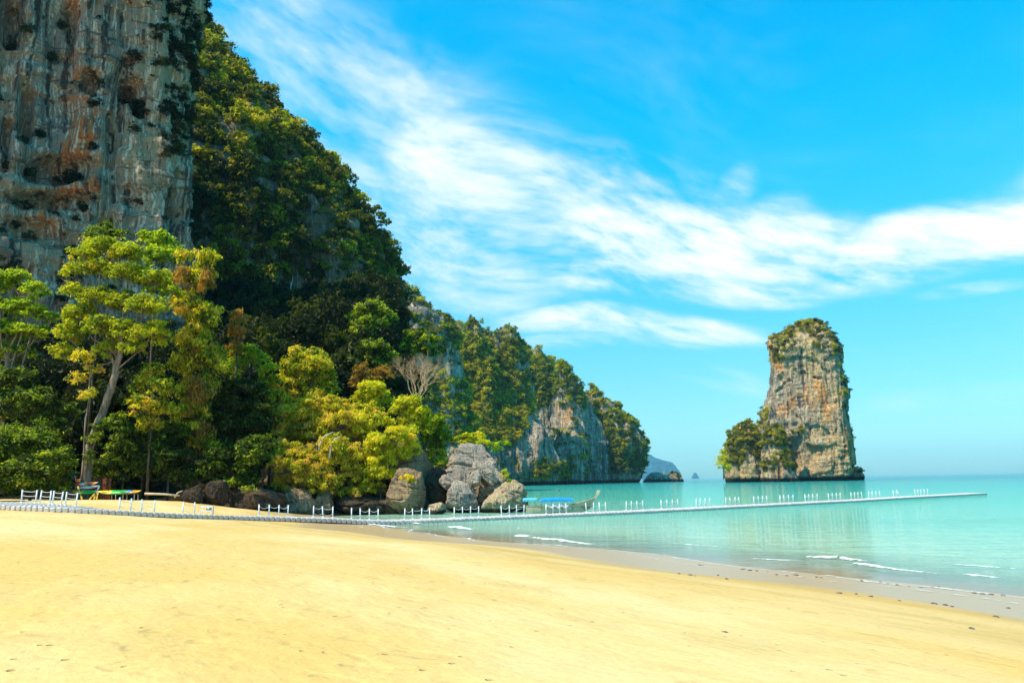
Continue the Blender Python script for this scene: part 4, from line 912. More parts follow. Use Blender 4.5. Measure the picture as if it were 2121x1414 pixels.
for i, (lab, Y, lb, mt) in enumerate([
        ('rusty yellow vine mat on the upper left of the outcrop', 112, [(575, 868, 26, 24), (610, 862, 34, 22), (600, 890, 38, 24), (570, 905, 20, 22)], 'lf_vine'),
        ('yellow vine mat draped over the top middle of the outcrop', 113, [(660, 862, 34, 20), (690, 850, 28, 18), (700, 872, 34, 22), (650, 890, 32, 22)], 'lf_vine'),
        ('green vine hump on the top right of the outcrop', 113, [(735, 868, 26, 20), (760, 880, 30, 22), (790, 880, 28, 20), (748, 900, 26, 20)], 'lf_yellow'),
        ('dense vine bush hanging over the outcrop left corner', 108.5, [(600, 940, 34, 24), (575, 965, 18, 26), (610, 970, 34, 26), (640, 950, 28, 24), (660, 985, 26, 26), (655, 1010, 22, 18), (590, 1000, 26, 22), (630, 1000, 24, 20), (572, 1015, 12, 22), (605, 1018, 20, 14), (645, 1022, 16, 12)], 'lf_vine'),
        ('vine curtain in the centre of the outcrop face', 110, [(690, 925, 34, 26), (720, 940, 34, 28), (700, 965, 34, 28), (735, 985, 32, 28), (690, 1000, 24, 22), (715, 1022, 34, 14), (680, 1020, 20, 16), (750, 1020, 20, 14)], 'lf_vine'),
        ('bright vine bush on the right part of the outcrop face', 110.5, [(785, 920, 32, 24), (820, 905, 28, 24), (765, 950, 30, 26), (800, 950, 30, 28), (780, 985, 32, 26), (770, 1014, 30, 14), (815, 990, 14, 18)], 'lf_yellow'),
        ('low vine tangle along the outcrop crest in front of the round tree', 114.5, [(590, 850, 30, 18), (640, 842, 34, 18), (690, 836, 30, 16), (740, 850, 28, 18), (620, 912, 34, 22), (670, 905, 30, 22), (730, 905, 28, 22), (775, 862, 26, 18)], 'lf_vine'),
        ('vine mat spilling down the right shoulder of the outcrop', 112, [(845, 905, 24, 22), (855, 935, 18, 26), (835, 945, 20, 22)], 'lf_yellow')]):
    plant('vine_shrub', lab, 'vines', Y, lb, mt, 0.25, 2.2, seed=40 + i, group=VG, tr=0.08, droop=0.7)
plant('leafy_bush', 'yellow bush in the gap between outcrop and grey boulders', 'shrub', 119, [(902, 945, 24, 20), (920, 965, 20, 22), (892, 970, 18, 22), (905, 990, 18, 14)], 'lf_yellow', 0.34, 2.3, seed=51)
plant('small_tree', 'flat yellow green tree growing behind the top of the largest boulder', 'tree', 122, [(958, 908, 22, 10), (985, 905, 24, 11), (972, 918, 26, 9), (1000, 918, 14, 9)], 'lf_yellow', 0.36, 2.0, seed=52, up=0.8, zflat=0.6)
plant('small_tree', 'thin branched tree leaning right behind the largest boulder', 'tree', 119, [(1022, 922, 16, 7), (1045, 920, 18, 7), (1030, 932, 18, 6)], 'lf_bright', 0.36, 1.7, [(1032, 1000, 0.12), (1034, 955, 0.09), (1026, 940, 0.06)], 'bark', 53, up=0.9, zflat=0.5)
plant('grass_tuft', 'yellow grassy clump on the right flank of the largest boulder', 'grass', 114.5, [(1046, 982, 8, 14), (1054, 998, 8, 8)], 'lf_yellow', 0.3, 2.4, seed=54, tr=0.05)
plant('fern', 'orange green fern clump on the smooth sloping rock', 'fern', 107, [(842, 990, 15, 9), (852, 997, 10, 8)], 'lf_yellow', 0.36, 2.4, seed=55, tr=0.05, tbias=0.25)
plant('jungle_shrub', 'bright leaf clump low on the shaded rock bank', 'shrub', 102, [(475, 1005, 24, 14), (510, 1015, 18, 9), (452, 1000, 12, 10)], 'lf_green', 0.36, 2.0, seed=56, tbias=0.2, tr=0.06)
plant('skyline_tree', 'feathery tree leaning out from the mountain skyline, higher one', 'tree', 322, [(790, 448, 12, 12), (800, 462, 10, 10), (782, 432, 8, 8)], 'lf_green', 0.9, 1.0, seed=57)
plant('skyline_tree', 'feathery tree leaning out from the mountain skyline, lower one', 'tree', 322, [(815, 505, 12, 10), (824, 520, 10, 12), (826, 545, 9, 12)], 'lf_green', 0.9, 1.0, seed=58)

def bare_tree(name, label, base, Y, H, seed, mat, spread, levels, r0, lean=(0, 0)):
    rng = np.random.default_rng(seed); b0 = P(base[0], base[1], Y); g = b0.copy(); g[2] = float(ground_z(b0[0], b0[1]))
    root = empty(name, g, label, 'tree'); tk = MB(); br = MB()
    fork = b0 + np.array([lean[0], 0, H * 0.22]); tk.tube([g, b0, fork], [r0 * 1.4, r0, r0 * 0.8], 7)
    def grow(p, d, L, r, lev):
        q = p + d * L; mid = (p + q) / 2 + rng.normal(0, 0.05 * L, 3); br.tube([p, mid, q], [r, r * 0.8, r * 0.55], 4 if lev > 1 else 3, False)
        if lev == 0: return
        for k in range(rng.integers(2, 4) + (1 if lev < 3 else 0)):
            e = d + rng.normal(0, spread, 3); e[2] += 0.22; e /= np.linalg.norm(e); f = rng.uniform(0.45, 1.0)
            grow(p + (q - p) * f, e, L * rng.uniform(0.62, 0.82), r * 0.55, lev - 1)
    for k in range(6):
        a = k * 1.05 + rng.uniform(-0.3, 0.3); d = np.array([math.cos(a) * 0.6, math.sin(a) * 0.45, 1.0]); d /= np.linalg.norm(d)
        grow(fork - np.array([0, 0, rng.uniform(0, 0.1) * H]), d, H * 0.27, r0 * 0.5, levels)
    tk.build('trunk', M[mat], root); br.build('branches', M[mat], root)
bare_tree('bare_tree', 'leafless pinkish tree with a fan of fine twigs above the outcrop', (866, 858), 119, 10.6, 61, 'twig', 0.44, 6, 0.20)
def dead_snag():
    Y = 238; pts = [(588, 690), (590, 668), (597, 650), (599, 632), (605, 618), (602, 600), (603, 585)]
    b0 = P(588, 690, Y); root = empty('dead_tree', b0, 'bleached dead tree trunk standing against the dark mountainside', 'tree')
    MB().tube([P(x, y, Y) for x, y in pts], [0.62, 0.55, 0.48, 0.42, 0.32, 0.2, 0.1], 7).build('trunk', M['deadwood'], root)
    m = MB(); m.tube([P(604, 616, Y), P(609, 607, Y)], [0.2, 0.08], 5); m.tube([P(602, 602, Y), P(595, 594, Y), P(592, 596, Y)], [0.16, 0.12, 0.06], 5); m.tube([P(602, 600, Y), P(607, 572, Y)], [0.14, 0.05], 5); m.build('branches', M['deadwood'], root)
dead_snag()
def stick(label, pts, Y, r, seed):
    root = empty('dead_branch', P(pts[0][0], pts[0][1], Y), label, 'branch')
    MB().tube([P(x, y, Y) for x, y in pts], np.linspace(r, r * 0.5, len(pts)), 6).build('stem', M['deadwood'], root)
stick('curved pale dead branch lying in the vines, left of the forked one', [(660, 932), (664, 915), (672, 903), (690, 894)], 107.5, 0.10, 1)
stick('forked pale dead branch sticking up through the outcrop vines', [(682, 948), (686, 925), (694, 908), (704, 904)], 107, 0.13, 2)

# ------------------------------------------------------------------ floating walkway
def build_walkway():
    root = empty('floating_walkway', PP[2], 'long white floating walkway of plastic cubes with rope railings', 'walkway')
    seg = np.linalg.norm(np.diff(PP[:, :2], axis=0), axis=1); S = np.concatenate([[0], np.cumsum(seg)])
    def cr(s):   # smooth path
        pts = np.stack([np.interp(s, S, PP[:, i]) for i in range(3)], -1); return pts
    ss = np.arange(0, S[-1], 0.25); raw = cr(ss); ker = np.hanning(41); ker /= ker.sum()
    pad = np.vstack([raw[0] + (raw[0] - raw[20:0:-1]), raw, raw[-1] + (raw[-1] - raw[-2:-22:-1])])
    sm = np.stack([np.convolve(pad[:, i], ker, 'valid') for i in range(3)], -1)
    sm[:, 1] += 0.25 * fbm(np.stack([ss * 0.09, 0 * ss, 0 * ss], -1), 5, 2)
    d = np.concatenate([[0], np.cumsum(np.linalg.norm(np.diff(sm[:, :2], axis=0), axis=1))])
    L = d[-1]; n = int(L / 0.5); sc = (np.arange(n) + 0.5) * L / n
    pts = np.stack([np.interp(sc, d, sm[:, i]) for i in range(3)], -1); tg = np.gradient(pts, axis=0); ang = np.arctan2(tg[:, 1], tg[:, 0])
    ROWS = 8
    # one float: a rounded box with connecting lugs
    def float_mesh():
        m = MB(); rings = []
        for z, h, c in [(0.0, 0.205, 0.06), (0.04, 0.228, 0.06), (0.35, 0.228, 0.06), (0.39, 0.20, 0.06)]:
            a = h - c
            rings.append(np.array([(h, -a, z), (h, a, z), (a, h, z), (-a, h, z), (-h, a, z), (-h, -a, z), (-a, -h, z), (a, -h, z)]))
        V = np.concatenate(rings); Q = []
        for k in range(3):
            for j in range(8): Q.append((k * 8 + j, k * 8 + (j + 1) % 8, k * 8 + 8 + (j + 1) % 8, k * 8 + 8 + j))
        T = [(24, 24 + j, 25 + j) for j in range(1, 7)]; m.add(V, Q, T); m.box((0.25, -0.2, 0.2), (0.03, 0.05, 0.035)); m.box((-0.005, 0.24, 0.2), (0.05, 0.03, 0.03))
        return m
    fm = float_mesh(); fV, fQ, fT = np.concatenate(fm.V), np.concatenate(fm.Q), np.concatenate(fm.T)
    me = mesh_np('deck_float', fV, fQ, fT, M['plastic'], False)
    rng = np.random.default_rng(3); back = []; restV, restQ, restT = [], [], []; cnt = 0
    first = n - 300 if n > 300 else 0
    keepers = set(range(min(n, 300)))
    for i in range(n):
        R = rz(ang[i]); zb = pts[i, 2] + rng.normal(0, 0.012)
        for j in range(ROWS):
            p = pts[i] + R @ np.array([0, 0.25 + 0.5 * j, 0]); p[2] = zb
            if j == 0 and i in keepers:
                o = link('deck_float', me, root); o.location = tuple(p - PP[2]); o.rotation_euler = (rng.normal(0, 0.012), rng.normal(0, 0.012), ang[i])
            else:
                restV.append(fV @ R.T + p); restQ.append(fQ + cnt * len(fV)); restT.append(fT + cnt * len(fV)); cnt += 1
        back.append(pts[i] + R @ np.array([0, 0.5 * ROWS - 0.25, 0]) + np.array([0, 0, 0.39]))
    o = link('deck_float_rows', mesh_np('deck_float_rows', off(np.concatenate(restV), root), np.concatenate(restQ), np.concatenate(restT), M['plastic'], False), root); o['kind'] = 'stuff'
    back = np.array(back); bpx, bpy_ = proj(back)
    # posts: groups of pixel columns read from the photo
    groups = [[44, 73], [82, 103], [109, 126], [135, 157], [247, 270, 293, 319], [378, 403], [536, 557, 577, 596], [649, 669, 689], [728, 746, 765, 783], [838, 855, 873, 890], [941, 958, 974, 991], [1039, 1055, 1070, 1085], [1131, 1145, 1159, 1173], [1215, 1229, 1242, 1255], [1297, 1308, 1320, 1332], [1370, 1382, 1393, 1405],
              [1442, 1451, 1461, 1471], [1504, 1513, 1523, 1532], [1562, 1572, 1580, 1589], [1616, 1625, 1634, 1643], [1668, 1676, 1684, 1693], [1717, 1725, 1733, 1741], [1763, 1771, 1778, 1786], [1800, 1807, 1815, 1823], [1851, 1858, 1864], [1896, 1902, 1908, 1915, 1922]]
    H = 1.1; pm = MB(); pm.tube([(0, 0, -0.05), (0, 0, H - 0.06)], 0.058, 10); pm.tube([(0, 0, H - 0.06), (0, 0, H - 0.05), (0, 0, H), (0, 0, H + 0.015)], [0.07, 0.075, 0.07, 0.035], 10); pm.tube([(0, 0, -0.01), (0, 0, 0.05)], [0.12, 0.10], 10)
    pme = mesh_np('post', np.concatenate(pm.V), np.concatenate(pm.Q), np.concatenate(pm.T), M['post'])
    for gi, g in enumerate(groups):
        prev = None
        for x in g:
            b_ = np.array([np.interp(x, bpx, back[:, i]) for i in range(3)])
            e = Euler((rng.normal(0, 0.035), rng.normal(0.0, 0.04) + (0.07 if gi < 4 else 0), 0)); 
            if x == 1864: e = Euler((0, -0.42, 0))
            o = link('post', pme, root); o.location = tuple(b_ - PP[2]); o.rotation_euler = e
            mt = e.to_matrix()
            cur = [b_ + np.array(mt @ Vector((0, 0, h))) for h in ((1.0, 0.62, 0.22) if gi < 4 else (0.98, 0.42))]
            if prev is not None:
                for a, c in zip(prev, cur):
                    if rng.random() < 0.04: continue
                    t = np.linspace(0, 1, 9)[:, None]; sag = (0.06 if gi < 4 else 0.24) * rng.uniform(0.7, 1.25)
                    pa = a * (1 - t) + c * t; pa[:, 2] -= sag * (1 - (2 * t[:, 0] - 1) ** 2)
                    MB().tube(pa, 0.022, 5).build('rope', M['rope'], root)
            prev = cur
    # slack mooring ropes crossing between the first groups
    return back, bpx
BACK, BPX = build_walkway()
def deck_at(px, inset=1.2):
    p = np.array([np.interp(px, BPX, BACK[:, i]) for i in range(3)]); p[1] -= inset; return p

def bench():
    b0 = deck_at(434, 0.6); root = empty('bench', b0, 'small white bench standing on the walkway above the sand', 'bench'); w = 0.55
    MB().box(b0 + [0, 0, 0.78], (w, 0.2, 0.05)).build('backrest', M['white'], root, False); MB().box(b0 + [0, -0.2, 0.42], (w, 0.2, 0.03)).build('seat', M['white'], root, False)
    for x in (-1, 1):
        for y in (-0.36, 0.12): MB().box(b0 + [x * (w - 0.04), y, 0.42 if y > 0 else 0.2], (0.035, 0.035, 0.42 if y > 0 else 0.2)).build('leg', M['white'], root, False)
    o = MB().box(b0 + [0.22, -0.2, 0.56], (0.2, 0.12, 0.11)).build('bag', M['metal'], None); tag(o, 'small grey bag lying on the white bench', 'bag')
bench()

# ------------------------------------------------------------------ long-tail boat
def build_boat():
    Y = 104.5; st, bw = GZ(1088, 1059, 0), P(1214, 1055, Y); st[1] = Y; st[2] = 0; bw[2] = 0
    L = bw[0] - st[0] + 0.4; o0 = st.copy(); root = empty('longtail_boat', o0, 'wooden longtail boat with blue canopy moored behind the walkway', 'boat')
    R = rz(-0.06); tr = lambda V: np.asarray(V, float) @ R.T + o0
    t = np.linspace(0, 1, 25); half = 0.85 * np.minimum(1, (t + 0.35) * 1.6) * np.clip(1 - ((t - 0.55) / 0.47).clip(0, 1) ** 2.2, 0.03, 1)
    sheer = 0.80 + 0.12 * (1 - t) ** 2 + 0.95 * np.clip((t - 0.45) / 0.55, 0, 1) ** 2.0; keel = -0.25 + 0.9 * np.clip((t - 0.75) / 0.25, 0, 1) ** 2
    rake = 0.75 * np.clip((t - 0.6) / 0.4, 0, 1) ** 2
    sec = []
    for i in range(25):
        ring = []
        for a in np.linspace(-1, 1, 13):
            w = abs(a); f = w ** 1.7; z = keel[i] + (sheer[i] - keel[i]) * f; ring.append((t[i] * L + rake[i] * f, half[i] * np.sign(a) * w ** 0.55, z))
        sec.append(ring)
    sec = np.array(sec); h = MB().grid(tr(sec.reshape(-1, 3)).reshape(25, 13, 3)); h.grid(np.stack([tr(sec[0]), np.tile(tr(sec[0].mean(0)[None])[0], (13, 1))]))
    h.build('hull', M['wood_pale'], root)
    inner = sec.copy(); inner[:, :, 1] *= 0.88; inner[:, :, 2] = inner[:, :, 2] * 0.6 + 0.1; MB().grid(tr(inner.reshape(-1, 3)).reshape(25, 13, 3)).build('inner_lining', M['wood'], root)
    for sgn, k in ((-1, 0), (1, 12)):
        MB().tube(tr(sec[:, k] + [0, 0, 0.02]), 0.055, 6).build('gunwale', M['wood'], root)
    bowp = sec[-1, 0]; pr = np.array([[L - 0.25, 0, 0.45], [L + 0.55, 0, 1.5], [L + 0.95, 0, 2.1], [L + 1.3, 0, 2.8]])
    m = MB()
    for a, c, w0, w1 in [(pr[0], pr[1], 0.10, 0.14), (pr[1], pr[2], 0.14, 0.16), (pr[2], pr[3], 0.16, 0.22)]:
        dvec = c - a; dvec /= np.linalg.norm(dvec); nn = np.array([-dvec[2], 0, dvec[0]]); V = []
        for p, w in ((a, w0), (c, w1)):
            for s1, s2 in ((-1, -1), (1, -1), (1, 1), (-1, 1)): V.append(p + nn * s1 * w + np.array([0, 0.07 * s2, 0]))
        m.add(tr(V), [(0, 1, 5, 4), (1, 2, 6, 5), (2, 3, 7, 6), (3, 0, 4, 7), (4, 5, 6, 7), (3, 2, 1, 0)])
    pw = m.build('prow', M['wood_pale'], root, False)
    MB().tube(tr([pr[1] + [-0.06, 0, -0.1], pr[1] + [0.12, 0, 0.22]]), 0.17, 8).build('ribbon', M['redrib'], pw).location = (0, 0, 0)
    def canopy(name, x0, x1, w, z, mat, bow):
        u = np.linspace(0, 1, 13); v = np.linspace(-1, 1, 7); U, Vv = np.meshgrid(u, v, indexing='ij')
        Z = z + 0.22 * (1 - Vv ** 2) + bow * (4 * U * (1 - U)) - 0.06 * np.cos(U * 25) * Vv ** 2
        top = np.stack([x0 + (x1 - x0) * U, Vv * w, Z], -1); m = MB(); m.grid(tr(top.reshape(-1, 3)).reshape(13, 7, 3)); bot = top.copy(); bot[..., 2] -= 0.03; m.grid(tr(bot.reshape(-1, 3)).reshape(13, 7, 3)[::-1])
        for k in (0, 6):
            e = top[:, k]; f = e.copy(); f[:, 2] -= 0.22; m.grid(np.stack([tr(e), tr(f)]))
        return m.build(name, mat, root)
    canopy('canopy', 1.9, 6.1, 0.95, 1.62, M['blue'], 0.12); canopy('stern_canopy', -0.35, 1.5, 0.7, 1.72, M['teal'], 0.04)
    for x in (2.0, 3.35, 4.7, 6.0):
        for s_ in (-1, 1): MB().tube(tr([(x, 0.8 * s_, 0.3), (x, 0.88 * s_, 1.7)]), 0.03, 5).build('pole', M['metal'], root)
    for x in (0.3, 1.2): MB().tube(tr([(x, 0, 0.2), (x, 0, 1.8)]), 0.03, 5).build('pole', M['metal'], root)
    for x in (2.4, 3.4, 4.4, 5.4, 6.6, 7.4): MB().box(tr([(x, 0, 0.66 + 0.02 * x)])[0], (0.12, 0.7 if x < 7 else 0.5, 0.02), R).build('thwart', M['wood'], root, False)
    MB().tube(tr([(6.9, 0, 0.3), (6.9, 0, 1.15)]), 0.05, 6).build('bollard', M['wood'], root)
    e = MB(); e.box(tr([(0.35, 0, 0.72)])[0], (0.32, 0.2, 0.2), R); e.tube(tr([(0.2, 0, 0.75), (-1.0, 0.1, 0.5), (-2.2, 0.2, -0.1)]), 0.035, 5); e.tube(tr([(0.6, 0, 0.8), (1.4, 0.1, 1.0)]), 0.025, 5); e.build('engine', M['metal'], root)
    m = MB(); u = np.linspace(0, 1, 20); v = np.linspace(-1, 1, 5); U, Vv = np.meshgrid(u, v, indexing='ij'); Z = 1.02 - 0.25 * Vv ** 2 + 0.10 * np.sin(U * 21) + 0.06 * np.sin(U * 47 + Vv)
    m.grid(tr(np.stack([2.6 + 2.9 * U, -0.62 + 0.42 * Vv, Z], -1).reshape(-1, 3)).reshape(20, 5, 3)); m.build('side_curtain', M['cloth'], root)
    o = boulder('luggage_bundle', None, 0, 0, 1, 1, 1, M['wood_dark'], 9, 4, 3); o.location = tuple(tr([(4.5, 0.05, 1.15)])[0]); o.scale = (420, 420, 700); tag(o, 'dark bundle heaped under the blue boat canopy', 'bundle')
build_boat()

# ------------------------------------------------------------------ kayaks, rack, paddles, fence, flag
def kayak(label, c, L, ang, mat, roll=0.0, w=0.38):
    root = empty('kayak', c, label, 'kayak', 'kayaks on the wooden rack'); t = np.linspace(-1, 1, 27); rings = []
    Rm = np.array(Euler((roll, 0, ang)).to_matrix())
    for x in t:
        k = max(1 - abs(x) ** 2.6, 0.02) ** 0.75; zc = 0.16 * abs(x) ** 3; a = np.linspace(0, 2 * math.pi, 14, endpoint=False)
        zz = np.sin(a); rings.append(np.stack([np.full(14, x * L / 2), w * k * np.cos(a), zc + np.where(zz > 0, 0.13, 0.22) * k * zz + 0.2], -1))
    V = np.array(rings) ; V = np.concatenate([V, V[:, :1]], 1)
    m = MB(); m.grid(V); h = link('hull', mesh_np('hull', np.concatenate(m.V), np.concatenate(m.Q), None, mat), root); h.rotation_euler = (roll, 0, ang)
    for x in (-0.28, 0.22):
        u = np.linspace(0, 2 * math.pi, 15); path = np.stack([x * L + 0.42 * np.cos(u), 0.24 * np.sin(u), 0.325 + 0 * u], -1); m = MB(); m.tube(path, 0.03, 5, False)
        cs = link('cockpit_rim', mesh_np('cockpit_rim', np.concatenate(m.V), np.concatenate(m.Q), None, M['wood_dark']), root); cs.rotation_euler = (roll, 0, ang)
    return root
def gb(px, Y, dz=0.0):
    X = (px - CX) / F * Y * 1.01; X = P(px, 1020, Y)[0]; return np.array([X, Y, float(beach_z(X, Y)) + dz])
def KP(px, py, Y): return P(px, py, Y) - np.array([0, 0, 0.2])
kayak('yellow green and blue kayak lying right of the standing paddles', KP(240, 1018, 95), 4.1, 0.03, M['kyk1'], 0.55)
kayak('yellow and green kayak with pale tip left of the standing paddles', KP(178, 1018, 95.4), 3.2, -0.05, M['kyk2'], 0.5)
kayak('orange and red kayak poking out behind the right hand kayak', KP(266, 1018, 96.2), 3.2, -0.03, M['kyk3'], 0.4)
kayak('patterned orange and dark kayak on top of the stack', KP(178, 1001, 96.5), 2.9, 0.08, M['kyk4'], 0.35, 0.33)
kayak('pale pinkish kayak second from the top of the stack', KP(180, 1008, 96.2), 3.0, 0.05, M['kyk5'], 0.3, 0.35)
kayak('dull grey kayak half hidden at the left of the rack', KP(148, 1015, 97), 2.8, 0.02, M['kyk6'], 0.3, 0.34)
def rack():
    a, c = P(140, 1023, 95.6), P(285, 1023, 95.6); root = empty('wooden_rack', gb(210, 95.6), 'low dark wooden rack under the kayaks', 'rack')
    for dy in (-0.45, 0.5): MB().tube([a + [0, dy, 0], (a + c) / 2 + [0, dy, -0.04], c + [0, dy, 0]], 0.06, 6).build('rail', M['wood_dark'], root)
    for x in np.linspace(0.02, 0.98, 7):
        for dy in (-0.45, 0.5):
            p = a * (1 - x) + c * x + [0, dy, 0]; q = p.copy(); q[2] = float(beach_z(q[0], q[1])) - 0.1; MB().tube([q, p + [0, 0, 0.05]], 0.055, 6).build('leg', M['wood_pale' if x > 0.5 else 'wood_dark'], root)
    for x in np.linspace(0.08, 0.92, 6):
        p = a * (1 - x) + c * x; MB().tube([p + [0, -0.6, 0.05], p + [0, 0.65, 0.05]], 0.045, 5).build('crossbar', M['wood_dark'], root)
rack()
def paddle(label, top, bot, Y):
    a, c = P(*top, Y), P(*bot, Y); c[2] = max(c[2], float(beach_z(c[0], c[1]))); root = empty('paddle', c, label, 'paddle', 'paddles leaning on the kayak rack'); d = (a - c) / np.linalg.norm(a - c)
    MB().tube([c + d * 0.3, a - d * 0.3], 0.025, 6).build('shaft', M['wood_pale'], root)
    for p, s_ , mt in ((c, 1, 'yellowp'), (a, -1, 'teal' if label.startswith('tall') else 'yellowp')):
        u = np.linspace(0, 1, 7); w = 0.10 * np.sin(np.clip(u * 0.9 + 0.12, 0, 1) * math.pi) ** 0.6; side = np.cross(d, [0, 1, 0]); side /= np.linalg.norm(side); m = MB(); fr = []
        for y in (-0.012, 0.012): fr.append(np.stack([np.stack([p + d * s_ * uu * 0.5 + side * ww * k + np.array([0, y, 0]) for k in (-1, 0, 1)]) for uu, ww in zip(u, w)]))
        m.grid(fr[0]); m.grid(fr[1][::-1]); m.build('blade', M[mt], root)
paddle('tall paddle leaning left between the two front kayaks', (206, 1005), (194, 1034), 93.5)
paddle('yellow bladed paddle leaning against the left kayak end', (161, 1006), (170, 1034), 93.4)
paddle('upright short paddle right beside the tall leaning one', (203, 1018), (200, 1034), 93.2)
paddle('slanting low paddle left of the tall leaning one', (196, 1022), (185, 1034), 93.6)
def reed_fence():
    a, c = gb(156, 100.5), gb(229, 100.5); root = empty('reed_fence', a, 'red brown reed fence behind the stacked kayaks', 'fence'); n = 46; rng = np.random.default_rng(4); zt = P(195, 991, 100.5)[2]; zb_ = min(a[2], c[2]) - 0.1
    w = (c[0] - a[0]) / n; m = MB(); m.tube([(0, 0, 0), (0, 0, (zt - zb_) * 0.5), (0, 0, zt - zb_)], w * 0.56, 6); me = mesh_np('reed', np.concatenate(m.V), np.concatenate(m.Q), np.concatenate(m.T), M['reed'])
    for i in range(n):
        o = link('reed', me, root); o.location = (i * w, rng.uniform(-0.02, 0.02), zb_ - a[2] + rng.uniform(-0.06, 0.06)); o.rotation_euler = (rng.normal(0, 0.015), rng.normal(0, 0.01), 0)
    for z in (0.3, 0.75): MB().tube([a + [0, -0.09, (zt - zb_) * z - 0.1], c + [0, -0.09, (zt - zb_) * z - 0.1]], 0.035, 5).build('rail', M['wood_dark'], root)
reed_fence()
def flag():
    b0 = gb(156.5, 99); top = P(157, 973, 99); root = empty('flag', b0, 'small white flag on a pole beside the pale leaning trunk', 'flag')
    MB().tube([b0, top], 0.035, 6).build('pole', M['white'], root)
    u = np.linspace(0, 1, 8); v = np.linspace(0, 1, 5); U, Vv = np.meshgrid(u, v, indexing='ij')
    g = np.stack([top[0] - 0.62 * U, 99 + 0.06 * np.sin(U * 7), top[2] - 0.35 - 0.55 * Vv - 0.12 * U], -1); g2 = g.copy(); g2[..., 1] += 0.012; m = MB(); m.grid(g); m.grid(g2[::-1]); m.build('cloth', M['white'], root)
flag()
def log(label, pts, r, Y):
    root = empty('driftwood_log', gb(pts[0][0], Y), label, 'log'); MB().tube([P(x, y, Y) for x, y in pts], np.linspace(r, r * 0.7, len(pts)), 8).build('stem', M['wood_pale'], root)
log('long driftwood log on the sand left of the dark rocks', [(300, 1022), (340, 1023), (372, 1026)], 0.14, 98)
log('thin bent driftwood branch by the dark rock with a tan side', [(362, 1030), (368, 1020), (378, 1016)], 0.09, 97)

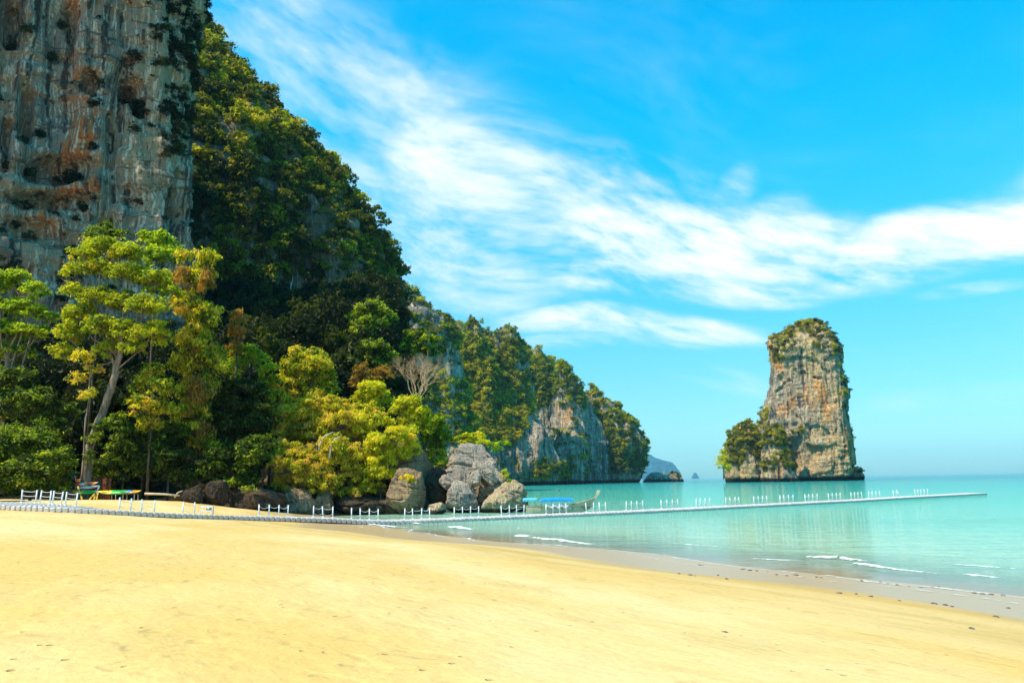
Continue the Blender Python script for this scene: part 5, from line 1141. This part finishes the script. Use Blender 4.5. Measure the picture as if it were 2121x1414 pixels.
# ------------------------------------------------------------------ surf, pebbles
def build_surf():
    rng = np.random.default_rng(12); GV, GT, GQ = [], [], []; cnt = [0]
    def strip(prof, tt):
        V3 = np.stack(prof, 1); a, b_ = V3.shape[:2]; i = np.arange(a * b_).reshape(a, b_) + cnt[0]
        GV.append(V3.reshape(-1, 3)); GT.append(tt.reshape(-1)); GQ.append(np.stack([i[:-1, :-1], i[1:, :-1], i[1:, 1:], i[:-1, 1:]], -1).reshape(-1, 4)); cnt[0] += a * b_
    def crest(a, c, w, h, n=60, wob=0.3, dense=1.0):
        A, C = GZ(*a), GZ(*c); t = np.linspace(0, 1, n)[:, None]; pth = A * (1 - t) + C * t; L = np.linalg.norm(C - A); d = (C - A) / L; nr = np.array([-d[1], d[0], 0])
        s0 = rng.uniform(0, 50); env = np.sin(np.clip(t[:, 0], 0.001, 0.999) * math.pi) ** 0.5
        q = np.stack([t[:, 0] * L * 1.2 + s0, 0 * t[:, 0], 0 * t[:, 0]], -1); off_ = wob * fbm(q * 0.35, 3, 3); wd = 1.25 * w * (0.5 + 0.5 * env) * (0.7 + 0.6 * np.abs(fbm(q * 0.8, 8, 3))); prof = []; tt = []
        for k, zz, al in [(-1.6, 0.0, 0.0), (-0.8, 0.25, 0.6), (-0.3, 0.8, 1.0), (0.0, 1.0, 1.0), (0.3, 0.7, 0.9), (1.0, 0.15, 0.55), (2.2, 0.0, 0.0)]:
            p = pth + nr * (off_ + k * wd)[:, None]; p[:, 2] = np.maximum(0.012, beach_z(p[:, 0], p[:, 1]) + 0.012) + h * env * zz * (0.5 + 0.5 * np.abs(fbm(q * 1.3 + k, 5, 3))); prof.append(p); tt.append(dense * al * env ** 0.5)
        strip(prof, np.stack(tt, 1))
    crest((1660, 1153), (1795, 1163), 0.30, 0.14, dense=0.98); crest((1750, 1164), (1880, 1182), 0.28, 0.08); crest((1830, 1176), (1960, 1190), 0.20, 0.03, dense=0.8)
    crest((1090, 1112), (1225, 1129), 0.40, 0.14, dense=0.98); crest((1060, 1109), (1095, 1113), 0.45, 0.18, 24, dense=1.0); crest((925, 1091), (975, 1097), 0.55, 0.18, 24, dense=1.0)
    crest((730, 1084), (850, 1093), 0.50, 0.12, dense=0.92); crest((825, 1081), (875, 1085), 0.5, 0.12, 24); crest((2005, 1188), (2075, 1196), 0.22, 0.06, 30, dense=0.95)
    crest((1540, 1156), (1670, 1160), 0.20, 0.03, dense=0.85); crest((1380, 1125), (1500, 1132), 0.25, 0.03, dense=0.7); crest((1950, 1165), (2121, 1180), 0.2, 0.03, dense=0.75)
    # the thin edge of the last wash, all along the waterline
    for lev, w, al in ((0.02, 0.30, 0.82), (0.14, 0.22, 0.66)):
        tv = np.arange(-30, 92, 0.4); ss = np.full(len(tv), 28.0)
        def xy(s_): return s_ * NS[0] - tv * NS[1], s_ * NS[1] + tv * NS[0]
        lo = np.full(len(tv), 10.0); hi = np.full(len(tv), 45.0)
        for _ in range(30):
            mid = (lo + hi) / 2; z = beach_z(*xy(mid)); lo = np.where(z > lev, mid, lo); hi = np.where(z > lev, hi, mid)
        q = np.stack([tv * 0.3, 0 * tv, 0 * tv], -1); base = (lo + hi) / 2 + 0.8 * fbm(q, 61, 3); prof = []; tt = []
        for k, a_ in ((-0.5, 0.0), (0.0, 1.0), (0.5, 0.75), (1.6, 0.0)):
            X, Y = xy(base + k * w * (0.8 + 0.8 * np.abs(fbm(q * 2, 62, 2)))); prof.append(np.stack([X, Y, np.maximum(beach_z(X, Y) + 0.016, 0.014)], -1)); tt.append(al * a_ + 0 * tv)
        strip(prof, np.stack(tt, 1))
    o = link('wave_foam', mesh_np('wave_foam', np.concatenate(GV), np.concatenate(GQ), None, M['foam'], True, {'t': ('FLOAT', np.concatenate(GT))})); tag(o, 'white foam of small waves breaking along the waterline', None, None, 'stuff')
build_surf()
def pebbles():
    rng = np.random.default_rng(13); V, T = ico(2); V = V.copy(); V = V * (1 + 0.25 * fbm(V * 1.5, 4, 3))[:, None] * np.array([1, 0.8, 0.55])
    me = mesh_np('pebble', V, None, T, M['pebble'])
    spots = [(1449, 1170), (1455, 1171), (1406, 1188), (1430, 1191), (1440, 1192), (1487, 1191), (1505, 1199), (1539, 1179), (1552, 1181), (1567, 1182), (1590, 1184), (1608, 1190), (1629, 1192), (1649, 1191), (1691, 1195), (1701, 1196), (1737, 1228), (1785, 1203), (1773, 1230), (1803, 1235), (1823, 1205), (1838, 1208), (1858, 1211), (1883, 1214), (1907, 1216), (1932, 1216), (1945, 1216), (1973, 1220), (2018, 1228), (2035, 1230), (2053, 1231), (1935, 1250), (1958, 1253), (1972, 1256), (1863, 1244), (2087, 1259), (2063, 1277), (2013, 1302), (2078, 1233), (1500, 1310)]
    for i, (x, y) in enumerate(spots):
        lo, hi = 4.0, 80.0; d = ray(x, y)     # drop onto the sand
        for _ in range(40):
            mid = (lo + hi) / 2; q = CAM + d * (mid / d[1])
            if q[2] > float(beach_z(q[0], q[1])): lo = mid
            else: hi = mid
        q = CAM + d * (lo / d[1]); o = link('pebble', me); o.location = tuple(q); s_ = rng.uniform(0.035, 0.085); o.scale = (s_ * rng.uniform(0.8, 1.6), s_, s_); o.rotation_euler = (0, 0, rng.uniform(0, 6.28))
        tag(o, 'small dark pebble scattered on the wet sand by the waterline', 'pebble', 'pebbles on the wet sand')
pebbles()

# ------------------------------------------------------------------ sea haze
def build_haze():
    m = bpy.data.materials.new('sea_haze'); m.use_nodes = True; b = NB(m.node_tree)
    v = b.node('ShaderNodeVolumePrincipled', {'Color': (0.35, 0.78, 1.0), 'Density': HAZE_D, 'Anisotropy': 0.0})
    b.node('ShaderNodeOutputMaterial', {'Volume': v.outputs[0]})
    o = MB().box((0, 7000, 246), (16500, 9500, 254)).build('haze', m, smooth=False); tag(o, 'thin blue sea haze over the bay', None, None, 'stuff')
HAZE_D = 4.0e-5
build_haze()
